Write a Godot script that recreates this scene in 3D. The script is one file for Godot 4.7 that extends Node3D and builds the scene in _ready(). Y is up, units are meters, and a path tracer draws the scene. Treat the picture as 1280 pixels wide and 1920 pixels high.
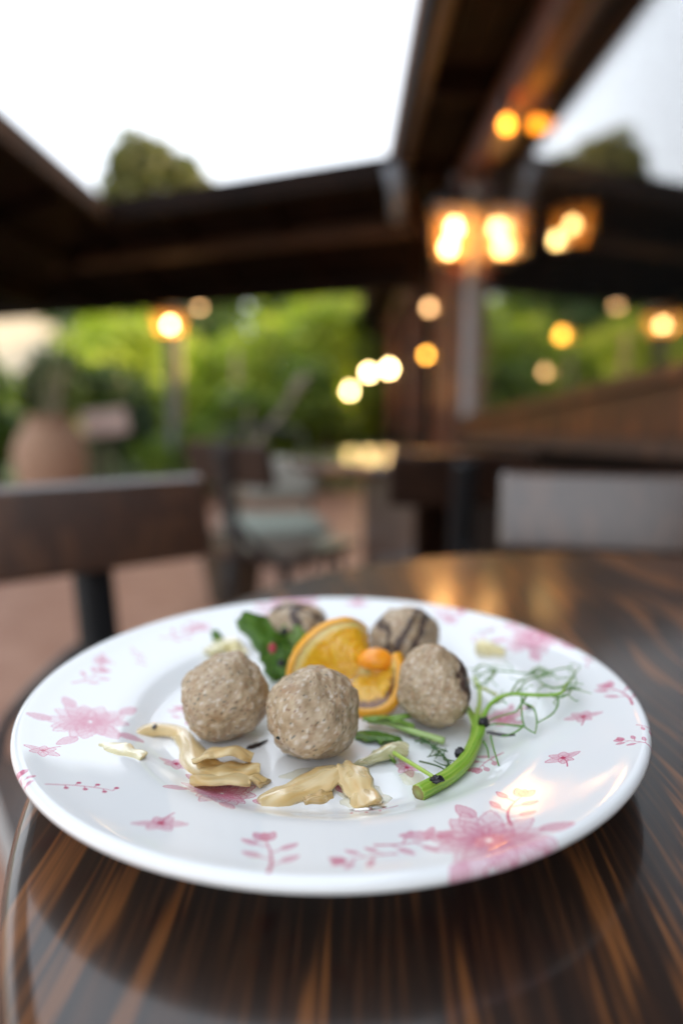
extends Node3D

# All food coordinates below are millimetres relative to the centre of the plate, y measured from the table top.
const PLATE := Vector3(-0.004, 0.75, -0.296)
const TABLE := Vector3(0.2227, 0.0, -0.3263)
const TABLE_R := 0.3576
const WALL_X := 0.70
const EAVE_X := 0.32
const EAVE_Y := 2.35

var M := {}
var rng := RandomNumberGenerator.new()
var noise := FastNoiseLite.new()
var fine := FastNoiseLite.new()
var cells := FastNoiseLite.new()
var box_cache := {}


func V(x: float, y: float, z: float) -> Vector3:
	return Vector3(x, y, z)


func _ready() -> void:
	rng.seed = 7
	noise.seed = 3
	noise.noise_type = FastNoiseLite.TYPE_SIMPLEX_SMOOTH
	noise.frequency = 1.0
	noise.fractal_octaves = 3
	fine.seed = 11
	fine.noise_type = FastNoiseLite.TYPE_SIMPLEX
	fine.frequency = 1.0
	fine.fractal_type = FastNoiseLite.FRACTAL_NONE
	cells.seed = 5
	cells.noise_type = FastNoiseLite.TYPE_CELLULAR
	cells.frequency = 1.0
	cells.fractal_type = FastNoiseLite.FRACTAL_NONE
	camera_and_light()
	make_materials()
	ground()
	restaurant()
	roofs()
	garden()
	tables_and_chairs()
	lamps()
	make_plate()
	food()


# ---------------------------------------------------------------- camera, sky, sun, exposure

func camera_and_light() -> void:
	var cam := Camera3D.new()
	cam.name = "camera"
	add_child(cam)
	var at := CameraAttributesPhysical.new()
	at.frustum_focal_length = 15.625
	at.frustum_focus_distance = 0.247
	at.frustum_near = 0.02
	at.frustum_far = 400.0
	at.exposure_aperture = 1.72
	cam.attributes = at
	cam.near = 0.02
	cam.far = 400.0
	cam.fov = 75.05
	cam.position = Vector3(0, 0.90, 0)
	cam.rotation = Vector3(-atan(200.0 / 1250.0), 0, 0)
	cam.current = true
	var env := Environment.new()
	env.background_mode = Environment.BG_SKY
	var sm := ProceduralSkyMaterial.new()
	sm.sky_top_color = Color(0.92, 0.955, 1.0)
	sm.sky_horizon_color = Color(0.98, 0.99, 1.0)
	sm.sky_curve = 0.2
	sm.ground_bottom_color = Color(0.2, 0.19, 0.17)
	sm.ground_horizon_color = Color(0.5, 0.5, 0.48)
	sm.sun_angle_max = 1.0
	var sky := Sky.new()
	sky.sky_material = sm
	env.sky = sky
	env.background_energy_multiplier = 1.0
	env.tonemap_mode = Environment.TONE_MAPPER_LINEAR
	env.tonemap_exposure = 2.3
	env.sdfgi_enabled = true
	env.ssao_enabled = true
	env.ssil_enabled = true
	var we := WorldEnvironment.new()
	we.name = "world_environment"
	we.environment = env
	add_child(we)
	var sun := DirectionalLight3D.new()
	sun.name = "sun"
	sun.light_energy = 1.5
	sun.light_angular_distance = 1.0
	sun.light_color = Color(1.0, 0.86, 0.66)
	sun.shadow_enabled = true
	add_child(sun)
	sun.look_at_from_position(Vector3(6.0, 3.7, 0.8), Vector3.ZERO)


# ---------------------------------------------------------------- helpers

func tag(o: Node, label := "", category := "", group := "", kind := "") -> Node:
	if label: o.set_meta("label", label)
	if category: o.set_meta("category", category)
	if group: o.set_meta("group", group)
	if kind: o.set_meta("kind", kind)
	return o


func thing(called: String, label: String, category: String, at := Vector3.ZERO, turn := 0.0, group := "") -> Node3D:
	var o := Node3D.new()
	o.name = free_name(called)
	add_child(o)
	o.position = at
	o.rotation.y = turn
	tag(o, label, category, group)
	return o


func free_name(called: String) -> String:
	if not has_node(called):
		return called
	var k := 1
	while has_node("%s_%03d" % [called, k]):
		k += 1
	return "%s_%03d" % [called, k]


func obj(called: String, mesh: Mesh, mat: Material, parent: Node = self, at := Vector3.ZERO, basis := Basis.IDENTITY) -> MeshInstance3D:
	var o := MeshInstance3D.new()
	o.name = free_name(called) if parent == self else called
	o.mesh = mesh
	o.material_override = mat
	o.transform = Transform3D(basis, at)
	parent.add_child(o, true)
	return o


func copy(o: Node3D, called: String, label: String, at: Vector3, turn: float) -> Node3D:
	var c: Node3D = o.duplicate()
	c.name = free_name(called)
	add_child(c)
	c.position = at
	c.rotation.y = turn
	c.set_meta("label", label)
	return c


# a box with chamfered edges, centred on the origin
func box(s: Vector3, bevel := 0.004) -> ArrayMesh:
	var key := [s, bevel]
	if box_cache.has(key):
		return box_cache[key]
	var st := SurfaceTool.new()
	st.begin(Mesh.PRIMITIVE_TRIANGLES)
	put_box(st, Vector3.ZERO, s, Basis.IDENTITY, bevel)
	st.generate_normals()
	box_cache[key] = st.commit()
	return box_cache[key]


func put_box(st: SurfaceTool, c: Vector3, s: Vector3, b := Basis.IDENTITY, bevel := 0.004) -> void:
	var h := s / 2.0
	bevel = minf(bevel, minf(h.x, minf(h.y, h.z)) * 0.9)
	var i := h - Vector3.ONE * bevel
	st.set_smooth_group(-1)
	var P := func(x: float, y: float, z: float) -> Vector3: return c + b * Vector3(x, y, z)
	for sg in [-1.0, 1.0]:
		quad(st, P.call(sg * h.x, -i.y, -i.z), P.call(sg * h.x, i.y, -i.z), P.call(sg * h.x, i.y, i.z), P.call(sg * h.x, -i.y, i.z), sg < 0)
		quad(st, P.call(-i.x, sg * h.y, -i.z), P.call(-i.x, sg * h.y, i.z), P.call(i.x, sg * h.y, i.z), P.call(i.x, sg * h.y, -i.z), sg < 0)
		quad(st, P.call(-i.x, -i.y, sg * h.z), P.call(i.x, -i.y, sg * h.z), P.call(i.x, i.y, sg * h.z), P.call(-i.x, i.y, sg * h.z), sg < 0)
	for a in [-1.0, 1.0]:
		for d in [-1.0, 1.0]:
			var flip: bool = a * d < 0
			quad(st, P.call(a * h.x, d * i.y, -i.z), P.call(a * i.x, d * h.y, -i.z), P.call(a * i.x, d * h.y, i.z), P.call(a * h.x, d * i.y, i.z), flip)
			quad(st, P.call(-i.x, a * h.y, d * i.z), P.call(-i.x, a * i.y, d * h.z), P.call(i.x, a * i.y, d * h.z), P.call(i.x, a * h.y, d * i.z), flip)
			quad(st, P.call(a * i.x, -i.y, d * h.z), P.call(a * h.x, -i.y, d * i.z), P.call(a * h.x, i.y, d * i.z), P.call(a * i.x, i.y, d * h.z), flip)
			for e in [-1.0, 1.0]:
				tri(st, P.call(a * h.x, d * i.y, e * i.z), P.call(a * i.x, d * h.y, e * i.z), P.call(a * i.x, d * i.y, e * h.z), a * d * e < 0)


func tri(st: SurfaceTool, a: Vector3, b: Vector3, c: Vector3, flip := false) -> void:
	st.add_vertex(a)
	st.add_vertex(b if flip else c)
	st.add_vertex(c if flip else b)


func quad(st: SurfaceTool, a: Vector3, b: Vector3, c: Vector3, d: Vector3, flip := false) -> void:
	tri(st, a, b, c, flip)
	tri(st, a, c, d, flip)


# a beam of rectangular section between two points; up is roughly the direction of its height
func beam(a: Vector3, b: Vector3, w: float, h: float, up := Vector3.UP, bevel := 0.006) -> ArrayMesh:
	var st := SurfaceTool.new()
	st.begin(Mesh.PRIMITIVE_TRIANGLES)
	put_beam(st, a, b, w, h, up, bevel)
	st.generate_normals()
	return st.commit()


func put_beam(st: SurfaceTool, a: Vector3, b: Vector3, w: float, h: float, up := Vector3.UP, bevel := 0.006) -> void:
	var z := (b - a).normalized()
	var x := up.cross(z).normalized()
	put_box(st, (a + b) / 2.0, Vector3(w, h, a.distance_to(b)), Basis(x, z.cross(x), z), bevel)


# an outline in the plane x = const, given as (z, y) points, with thickness
func slab_x(x0: float, x1: float, poly: Array) -> ArrayMesh:
	var st := SurfaceTool.new()
	st.begin(Mesh.PRIMITIVE_TRIANGLES)
	st.set_smooth_group(-1)
	var n := poly.size()
	for k in range(1, n - 1):
		tri(st, V(x0, poly[0].y, poly[0].x), V(x0, poly[k].y, poly[k].x), V(x0, poly[k + 1].y, poly[k + 1].x))
		tri(st, V(x1, poly[0].y, poly[0].x), V(x1, poly[k].y, poly[k].x), V(x1, poly[k + 1].y, poly[k + 1].x), true)
	for k in n:
		var p: Vector2 = poly[k]
		var q: Vector2 = poly[(k + 1) % n]
		quad(st, V(x0, p.y, p.x), V(x0, q.y, q.x), V(x1, q.y, q.x), V(x1, p.y, p.x), true)
	st.generate_normals()
	return st.commit()


# a smooth sheet through rows of points; closed joins the last column to the first
func sheet(st: SurfaceTool, rows: Array, closed := false, colors: Array = [], flip := false) -> void:
	st.set_smooth_group(0)
	var n: int = rows[0].size()
	for r in rows.size() - 1:
		for c in (n if closed else n - 1):
			var d := (c + 1) % n
			var ids := [[r, c], [r + 1, c], [r + 1, d], [r, c], [r + 1, d], [r, d]]
			if flip:
				ids = [[r, c], [r + 1, d], [r + 1, c], [r, c], [r, d], [r + 1, d]]
			for k in ids:
				if colors:
					st.set_color(colors[k[0]][k[1]])
				st.add_vertex(rows[k[0]][k[1]])


func sheet_mesh(rows: Array, closed := false, colors: Array = [], flip := false) -> ArrayMesh:
	var st := SurfaceTool.new()
	st.begin(Mesh.PRIMITIVE_TRIANGLES)
	sheet(st, rows, closed, colors, flip)
	st.generate_normals()
	return st.commit()


func lathe(profile: Array, segs := 48, at := Vector3.ZERO) -> ArrayMesh:
	var rows := []
	for p in profile:
		var row := []
		for k in segs:
			var a := TAU * k / segs
			row.append(at + V(p.x * cos(a), p.y, p.x * sin(a)))
		rows.append(row)
	return sheet_mesh(rows, true)


func smooth_path(pts: Array, per := 5) -> Array:
	var out := []
	for k in pts.size() - 1:
		var a: Vector3 = pts[maxi(k - 1, 0)]
		var b: Vector3 = pts[k]
		var c: Vector3 = pts[k + 1]
		var d: Vector3 = pts[mini(k + 2, pts.size() - 1)]
		for s in per:
			out.append(b.cubic_interpolate(c, a, d, float(s) / per))
	out.append(pts[-1])
	return out


func tube(st: SurfaceTool, pts: Array, r0: float, r1: float, sides := 7, per := 5, color := Color(0, 0, 0, 0)) -> void:
	var p := smooth_path(pts, per)
	var rows := []
	var cols := []
	var side := Vector3.UP.cross(p[1] - p[0]).normalized()
	if side.length() < 0.5:
		side = Vector3.RIGHT
	for k in p.size():
		var t: Vector3 = (p[mini(k + 1, p.size() - 1)] - p[maxi(k - 1, 0)]).normalized()
		side = (side - t * side.dot(t)).normalized()
		var u := t.cross(side)
		var f := float(k) / (p.size() - 1)
		var r := lerpf(r0, r1, f)
		var row := []
		var crow := []
		for s in sides:
			var a := TAU * s / sides
			row.append(p[k] + (side * cos(a) + u * sin(a)) * r)
			crow.append(color)
		if k == 0:
			var cap := []
			for s in sides: cap.append(p[0] - t * r0 * 0.35)
			rows.append(cap)
			cols.append(crow)
		rows.append(row)
		cols.append(crow)
		if k == p.size() - 1:
			var cap2 := []
			for s in sides: cap2.append(p[k] + t * r1 * 0.35)
			rows.append(cap2)
			cols.append(crow)
	sheet(st, rows, true, cols if color.a > 0 else [])


func tube_mesh(pts: Array, r0: float, r1: float, sides := 7, per := 5) -> ArrayMesh:
	var st := SurfaceTool.new()
	st.begin(Mesh.PRIMITIVE_TRIANGLES)
	tube(st, pts, r0, r1, sides, per)
	st.generate_normals()
	return st.commit()


func mm(pts: Array) -> Array:
	var out := []
	for p in pts:
		out.append(PLATE + p * 0.001)
	return out


# height of the plate's upper surface, in mm above the table, at r mm from its centre
func plate_height(r: float) -> float:
	var prof := [[0.0, 6.5], [70.0, 6.7], [78.0, 7.4], [85.0, 10.2], [91.0, 13.6], [97.0, 15.4], [105.0, 16.8], [125.0, 21.3], [131.0, 23.5], [134.0, 23.8]]
	for k in prof.size() - 1:
		if r <= prof[k + 1][0]:
			return lerpf(prof[k][1], prof[k + 1][1], (r - prof[k][0]) / (prof[k + 1][0] - prof[k][0]))
	return 23.8


# ---------------------------------------------------------------- materials

func mat(called: String, c: Color, rough := 0.6, metal := 0.0) -> StandardMaterial3D:
	var m := StandardMaterial3D.new()
	m.resource_name = called
	m.albedo_color = c.linear_to_srgb()
	m.roughness = rough
	m.metallic = metal
	M[called] = m
	return m


func vmat(called: String, rough := 0.5) -> StandardMaterial3D:
	var m := mat(called, Color.WHITE, rough)
	m.vertex_color_use_as_albedo = true
	return m


func noise_tex(freq: float, c0: Color, c1: Color, seed_: int, c2 := Color(-1, 0, 0)) -> NoiseTexture2D:
	var t := NoiseTexture2D.new()
	var n := FastNoiseLite.new()
	n.seed = seed_
	n.noise_type = FastNoiseLite.TYPE_SIMPLEX_SMOOTH
	n.frequency = freq
	n.fractal_octaves = 5
	t.noise = n
	t.width = 512
	t.height = 512
	t.seamless = true
	var g := Gradient.new()
	g.set_color(0, c0.linear_to_srgb())
	g.set_color(1, c1.linear_to_srgb())
	if c2.r >= 0:
		g.add_point(0.5, c2.linear_to_srgb())
	t.color_ramp = g
	return t


# wood with the grain along v; dark and light are linear colours
func wood_image(w: int, h: int, dark: Color, mid: Color, light: Color, seed_: int, across: float, along: float, streaks: float) -> Image:
	var img := Image.create(w, h, false, Image.FORMAT_RGB8)
	var a := FastNoiseLite.new()
	a.seed = seed_
	a.noise_type = FastNoiseLite.TYPE_SIMPLEX_SMOOTH
	a.frequency = 1.0
	a.fractal_octaves = 2
	var b := FastNoiseLite.new()
	b.seed = seed_ + 9
	b.noise_type = FastNoiseLite.TYPE_SIMPLEX
	b.frequency = 1.0
	b.fractal_type = FastNoiseLite.FRACTAL_NONE
	for j in h:
		var v := float(j) / h
		for i in w:
			var u := float(i) / w
			var warp := 0.35 * a.get_noise_2d(u * across * 0.12 + 40.0, v * along * 0.6)
			var s := a.get_noise_2d(u * across + warp * 3.0, v * along)
			var f := b.get_noise_2d(u * across * 6.0 + warp * 8.0, v * along * 2.2)
			var g := b.get_noise_2d(u * across * 17.0, v * along * 5.0 + 70.0)
			var patch := a.get_noise_2d(u * across * 0.22 - 90.0, v * along * 0.7)
			var k := smoothstep(streaks - 0.14, streaks + 0.30, s + 0.26 * f + 0.45 * patch)
			var q := clampf(0.5 + 0.5 * f, 0.0, 1.0)
			var c := dark.lerp(mid, q * q * 0.6).lerp(light, k * (0.55 + 0.45 * q))
			c = c * (0.86 + 0.22 * g)
			img.set_pixel(i, j, Color(c.r, c.g, c.b).linear_to_srgb())
	return img


func make_materials() -> void:
	var top := mat("table_wood", Color.WHITE, 0.42)
	top.metallic_specular = 0.35
	top.albedo_texture = ImageTexture.create_from_image(wood_image(1792, 448, Color(0.018, 0.008, 0.0045), Color(0.085, 0.032, 0.012), Color(0.21, 0.076, 0.020), 21, 30.0, 3.0, 0.18))
	top.clearcoat_enabled = true
	top.clearcoat = 0.9
	top.clearcoat_roughness = 0.13
	top.heightmap_enabled = true
	top.heightmap_texture = top.albedo_texture
	top.heightmap_scale = 0.012
	var wi := ImageTexture.create_from_image(wood_image(512, 256, Color(0.045, 0.019, 0.010), Color(0.075, 0.031, 0.015), Color(0.10, 0.043, 0.020), 4, 9.0, 2.0, 0.1))
	var plank := mat("plank_wood", Color.WHITE, 0.3)
	plank.albedo_texture = wi
	plank.uv1_triplanar = true
	plank.uv1_scale = Vector3(2.2, 2.2, 2.2)
	plank.clearcoat_enabled = true
	plank.clearcoat = 0.7
	plank.clearcoat_roughness = 0.18
	plank.metallic_specular = 0.66
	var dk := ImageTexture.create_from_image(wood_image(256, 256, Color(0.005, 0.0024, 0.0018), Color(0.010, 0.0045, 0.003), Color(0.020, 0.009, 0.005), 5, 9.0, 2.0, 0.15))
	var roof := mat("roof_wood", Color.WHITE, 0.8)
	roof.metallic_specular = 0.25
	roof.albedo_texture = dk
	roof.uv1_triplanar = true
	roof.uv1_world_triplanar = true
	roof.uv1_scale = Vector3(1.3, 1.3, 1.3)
	var pur := mat("purlin_wood", Color(1, 1, 1), 0.6)
	pur.albedo_texture = wi
	pur.uv1_triplanar = true
	pur.uv1_scale = Vector3(1.3, 1.3, 1.3)
	var post := mat("post_wood", Color(1.0, 0.74, 0.58), 0.4)
	post.albedo_texture = ImageTexture.create_from_image(wood_image(256, 256, Color(0.07, 0.025, 0.010), Color(0.13, 0.045, 0.016), Color(0.24, 0.09, 0.03), 8, 7.0, 2.0, 0.1))
	post.uv1_triplanar = true
	post.uv1_scale = Vector3(1.5, 1.5, 1.5)
	var dp := mat("dark_plank", Color(0.4, 0.4, 0.42), 0.35)
	dp.albedo_texture = wi
	dp.uv1_triplanar = true
	dp.uv1_scale = Vector3(2.2, 2.2, 2.2)
	mat("black_steel", Color(0.018, 0.019, 0.021), 0.35, 0.3)
	mat("grey_pipe", Color(0.12, 0.125, 0.14), 0.4, 0.2)
	var glass := mat("window_glass", Color(0.05, 0.06, 0.06, 1.0), 0.0)
	glass.albedo_color.a = 0.02
	glass.transparency = BaseMaterial3D.TRANSPARENCY_ALPHA
	var lg := mat("lantern_glass", Color(1.0, 0.62, 0.2), 0.05)
	lg.albedo_color.a = 0.25
	lg.transparency = BaseMaterial3D.TRANSPARENCY_ALPHA
	lg.emission_enabled = true
	lg.emission = Color(1.0, 0.50, 0.08)
	lg.emission_energy_multiplier = 0.35
	var pale := mat("pale_frame", Color(0.42, 0.40, 0.38), 0.5)
	pale.albedo_texture = null
	mat("interior_wall", Color(0.03, 0.024, 0.018), 0.8)
	mat("curtain", Color(0.20, 0.20, 0.14), 0.9)
	mat("white_cloth", Color(0.55, 0.58, 0.55), 0.8)
	var floor_m := mat("terracotta_floor", Color.WHITE, 0.55)
	floor_m.albedo_texture = noise_tex(0.012, Color(0.28, 0.135, 0.085), Color(0.40, 0.22, 0.15), 2)
	floor_m.uv1_triplanar = true
	floor_m.uv1_world_triplanar = true
	floor_m.uv1_scale = Vector3(0.7, 0.7, 0.7)
	var gr := mat("garden_soil", Color.WHITE, 0.95)
	gr.albedo_texture = noise_tex(0.03, Color(0.05, 0.07, 0.02), Color(0.13, 0.16, 0.05), 6)
	gr.uv1_triplanar = true
	gr.uv1_world_triplanar = true
	gr.uv1_scale = Vector3(0.3, 0.3, 0.3)
	var clay := mat("clay", Color.WHITE, 0.85)
	clay.albedo_texture = noise_tex(0.02, Color(0.26, 0.14, 0.085), Color(0.44, 0.29, 0.20), 9)
	clay.uv1_triplanar = true
	clay.uv1_scale = Vector3(2, 2, 2)
	mat("dry_branch", Color(0.26, 0.22, 0.16), 0.9)
	mat("bark", Color(0.10, 0.075, 0.05), 0.95)
	mat("stake", Color(0.36, 0.27, 0.18), 0.85)
	var plaster := mat("cream_plaster", Color.WHITE, 0.9)
	plaster.albedo_texture = noise_tex(0.02, Color(0.72, 0.60, 0.46), Color(0.82, 0.72, 0.58), 12)
	plaster.uv1_triplanar = true
	plaster.uv1_scale = Vector3(0.3, 0.3, 0.3)
	mat("pink_plaster", Color(0.66, 0.46, 0.38), 0.9)
	mat("roof_tile", Color(0.34, 0.16, 0.09), 0.85)
	mat("board_paint", Color(0.55, 0.42, 0.38), 0.6)
	mat("cushion_green", Color(0.26, 0.29, 0.25), 0.95)
	mat("cushion_pale", Color(0.33, 0.31, 0.27), 0.95)
	var leaf := vmat("leaf", 0.5)
	leaf.backlight_enabled = true
	leaf.backlight = Color(0.85, 0.95, 0.5)
	for a in [["bulb_white", Color(1.0, 0.84, 0.56), 22.0], ["bulb_lantern", Color(1.0, 0.82, 0.52), 11.0], ["bulb_amber", Color(1.0, 0.66, 0.22), 9.0], ["bulb_dim", Color(1.0, 0.76, 0.5), 3.5], ["spot_yellow", Color(1.0, 0.55, 0.03), 6.0]]:
		var b := mat(a[0], Color(0.9, 0.85, 0.75), 0.3)
		b.emission_enabled = true
		b.emission = a[1]
		b.emission_energy_multiplier = a[2]
	# food
	var meat := vmat("meat", 0.5)
	meat.clearcoat_enabled = true
	meat.clearcoat = 0.25
	meat.clearcoat_roughness = 0.3
	meat.subsurf_scatter_enabled = true
	meat.subsurf_scatter_strength = 0.08
	var onion := vmat("onion", 0.36)
	onion.albedo_color.a = 0.62
	onion.refraction_enabled = true
	onion.refraction_scale = 0.036
	onion.clearcoat_enabled = true
	onion.clearcoat = 0.35
	onion.clearcoat_roughness = 0.12
	var fl := vmat("orange_flesh", 0.2)
	fl.clearcoat_enabled = true
	fl.clearcoat = 0.5
	fl.clearcoat_roughness = 0.15
	fl.subsurf_scatter_enabled = true
	fl.subsurf_scatter_strength = 0.25
	var peel := vmat("orange_peel", 0.32)
	peel.clearcoat_enabled = true
	peel.clearcoat = 0.3
	peel.clearcoat_roughness = 0.25
	var sal := vmat("salad_leaf", 0.35)
	sal.backlight_enabled = true
	sal.backlight = Color(0.5, 0.6, 0.25)
	var fen := vmat("fennel", 0.3)
	fen.subsurf_scatter_enabled = true
	fen.subsurf_scatter_strength = 0.1
	var sauce := mat("balsamic", Color(0.012, 0.005, 0.006), 0.12)
	sauce.clearcoat_enabled = true
	var oil := mat("olive_oil", Color(0.80, 0.66, 0.10), 0.02)
	oil.albedo_color.a = 0.14
	oil.transparency = BaseMaterial3D.TRANSPARENCY_ALPHA
	mat("black_bit", Color(0.008, 0.005, 0.008), 0.3)
	mat("herb", Color(0.018, 0.028, 0.022), 0.4)
	mat("pink_bit", Color(0.42, 0.05, 0.07), 0.3)


# ---------------------------------------------------------------- setting

func ground() -> void:
	var pm := PlaneMesh.new()
	pm.size = Vector2(240, 240)
	tag(obj("garden_ground", pm, M.garden_soil, self, V(0, -0.03, -60)), "", "", "", "structure")
	tag(obj("terrace_floor", box(V(7.2, 0.1, 12.0), 0.01), M.terracotta_floor, self, V(-1.2, -0.05, -1.2)), "", "", "", "structure")


func restaurant() -> void:
	var b := thing("restaurant_building", "long dark timber restaurant front with large windows beside the round table", "building", V(0, 0, 0))
	var z0 := 1.6
	var z1 := -16.0
	# raked boarding under the first window
	var sill := func(z: float) -> float: return 1.03 + 0.062 * z
	var ledge := func(z: float) -> float: return 0.876 + 0.040 * z
	var low := func(z: float) -> float: return 0.866 + 0.080 * z
	var e := -3.76
	obj("top_board", slab_x(0.655, 0.74, [Vector2(z0, ledge.call(z0) + 0.012), Vector2(z0, sill.call(z0)), Vector2(e, sill.call(e)), Vector2(e, ledge.call(e) + 0.012)]), M.post_wood, b)
	obj("sill_rail", slab_x(0.635, 0.76, [Vector2(z0, sill.call(z0) + 0.001), Vector2(z0, sill.call(z0) + 0.03), Vector2(e, sill.call(e) + 0.03), Vector2(e, sill.call(e) + 0.001)]), M.post_wood, b)
	obj("ledge_rail", slab_x(0.62, 0.75, [Vector2(z0, ledge.call(z0) - 0.025), Vector2(z0, ledge.call(z0) + 0.01), Vector2(e, ledge.call(e) + 0.01), Vector2(e, ledge.call(e) - 0.025)]), M.purlin_wood, b)
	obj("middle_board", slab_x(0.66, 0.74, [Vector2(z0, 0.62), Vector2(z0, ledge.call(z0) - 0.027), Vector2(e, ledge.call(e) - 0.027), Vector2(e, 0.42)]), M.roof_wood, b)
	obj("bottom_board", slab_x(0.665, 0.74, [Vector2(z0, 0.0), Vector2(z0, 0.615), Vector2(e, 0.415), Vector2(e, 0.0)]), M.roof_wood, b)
	# the corner post with its pale frame strip
	obj("post", box(V(0.17, 2.14, 0.16), 0.012), M.post_wood, b, V(0.69, 1.07, -3.86))
	obj("frame_strip", box(V(0.03, 1.30, 0.05), 0.004), M.pale_frame, b, V(0.685, 1.47, -3.745))
	obj("gutter_outlet", lathe([Vector2(0.0, 0.0), Vector2(0.04, 0.0), Vector2(0.05, 0.16), Vector2(0.09, 0.30), Vector2(0.0, 0.30)], 14), M.grey_pipe, b, V(0.335, 2.0, -4.24))
	# lintel over the glass
	obj("lintel", box(V(0.10, 0.17, 20.0), 0.01), M.post_wood, b, V(0.70, 2.135, -6.4))
	# double panes, each a box with thickness
	for p in [[1.55, -3.75, true]]:
		for x in [0.695, 0.715]:
			obj("pane", slab_x(x, x + 0.005, [Vector2(p[0], sill.call(p[0]) + 0.031), Vector2(p[0], 2.049), Vector2(p[1], 2.049), Vector2(p[1], sill.call(p[1]) + 0.031)]), M.window_glass, b)
	var zs := [-3.94, -4.75, -5.6, -6.6, -7.8, -9.3, -11.2, -13.4, -16.0]
	for k in zs.size() - 1:
		var za: float = zs[k]
		var zb: float = zs[k + 1]
		obj("mullion", box(V(0.12, 2.05, 0.10), 0.008), M.post_wood if k % 2 == 0 else M.roof_wood, b, V(0.70, 1.025, zb))
		obj("dado", slab_x(0.66, 0.74, [Vector2(za, 0.0), Vector2(za, 0.62), Vector2(zb + 0.05, 0.62), Vector2(zb + 0.05, 0.0)]), M.roof_wood, b)
		for x in [0.695, 0.715]:
			obj("pane", slab_x(x, x + 0.005, [Vector2(za - 0.05, 0.622), Vector2(za - 0.05, 2.049), Vector2(zb + 0.052, 2.049), Vector2(zb + 0.052, 0.622)]), M.window_glass, b)
	# the room behind the glass
	obj("inner_floor", box(V(3.4, 0.06, 18.0), 0.0), M.roof_wood, b, V(2.46, 0.03, -7.2))
	obj("inner_wall", box(V(0.1, 4.05, 18.0), 0.0), M.interior_wall, b, V(4.2, 2.025, -7.2))
	obj("inner_wall", box(V(3.4, 2.6, 0.1), 0.0), M.interior_wall, b, V(2.45, 1.3, -16.2))
	obj("inner_wall", box(V(3.4, 2.6, 0.1), 0.0), M.interior_wall, b, V(2.45, 1.3, 1.7))
	obj("ceiling", box(V(3.5, 0.05, 18.0), 0.0), M.roof_wood, b, V(2.5, 2.27, -7.2))
	obj("curtain", wavy_curtain(V(0.80, 0.75, -4.05), V(0.80, 0.75, -4.5), 1.4), M.curtain, b)
	# eave: soffit boards, rafters, fascia
	for k in 4:
		var x := 0.345 + 0.096 * k
		obj("soffit_board", box(V(0.09, 0.022, 18.4), 0.004), M.roof_wood, b, V(x + 0.025, 2.335, -7.2))
	obj("fascia", box(V(0.035, 0.17, 18.4), 0.006), M.roof_wood, b, V(EAVE_X, 2.39, -7.2))
	obj("eave_batten", box(V(0.05, 0.05, 18.4), 0.006), M.purlin_wood, b, V(0.365, 2.298, -7.2))
	for k in 16:
		obj("rafter", box(V(0.26, 0.09, 0.07), 0.006), M.roof_wood, b, V(0.525, 2.277, 1.2 - k * 1.1))
	obj("roof_slab", slab_z(V(0.30, 2.48, 0), V(4.4, 4.2, 0), 0.06, 2.0, -16.4), M.roof_tile, b)


func wavy_curtain(a: Vector3, b: Vector3, h: float) -> ArrayMesh:
	var rows := []
	for j in 2:
		var row := []
		for k in 25:
			row.append(a.lerp(b, k / 24.0) + V(0.02 * sin(k * 1.6), h * j, 0))
		rows.append(row)
	var back := []
	for r in rows:
		var n := []
		for p in r: n.append(p + V(0.004, 0, 0))
		back.append(n)
	var st := SurfaceTool.new()
	st.begin(Mesh.PRIMITIVE_TRIANGLES)
	sheet(st, rows)
	sheet(st, back, false, [], true)
	st.generate_normals()
	return st.commit()


func slab_z(a: Vector3, b: Vector3, t: float, z0: float, z1: float) -> ArrayMesh:
	return beam(V((a.x + b.x) / 2, (a.y + b.y) / 2, z0), V((a.x + b.x) / 2, (a.y + b.y) / 2, z1), a.distance_to(b), t, (V(0, 0, 1)).cross(b - a).normalized() * -1.0)


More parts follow.
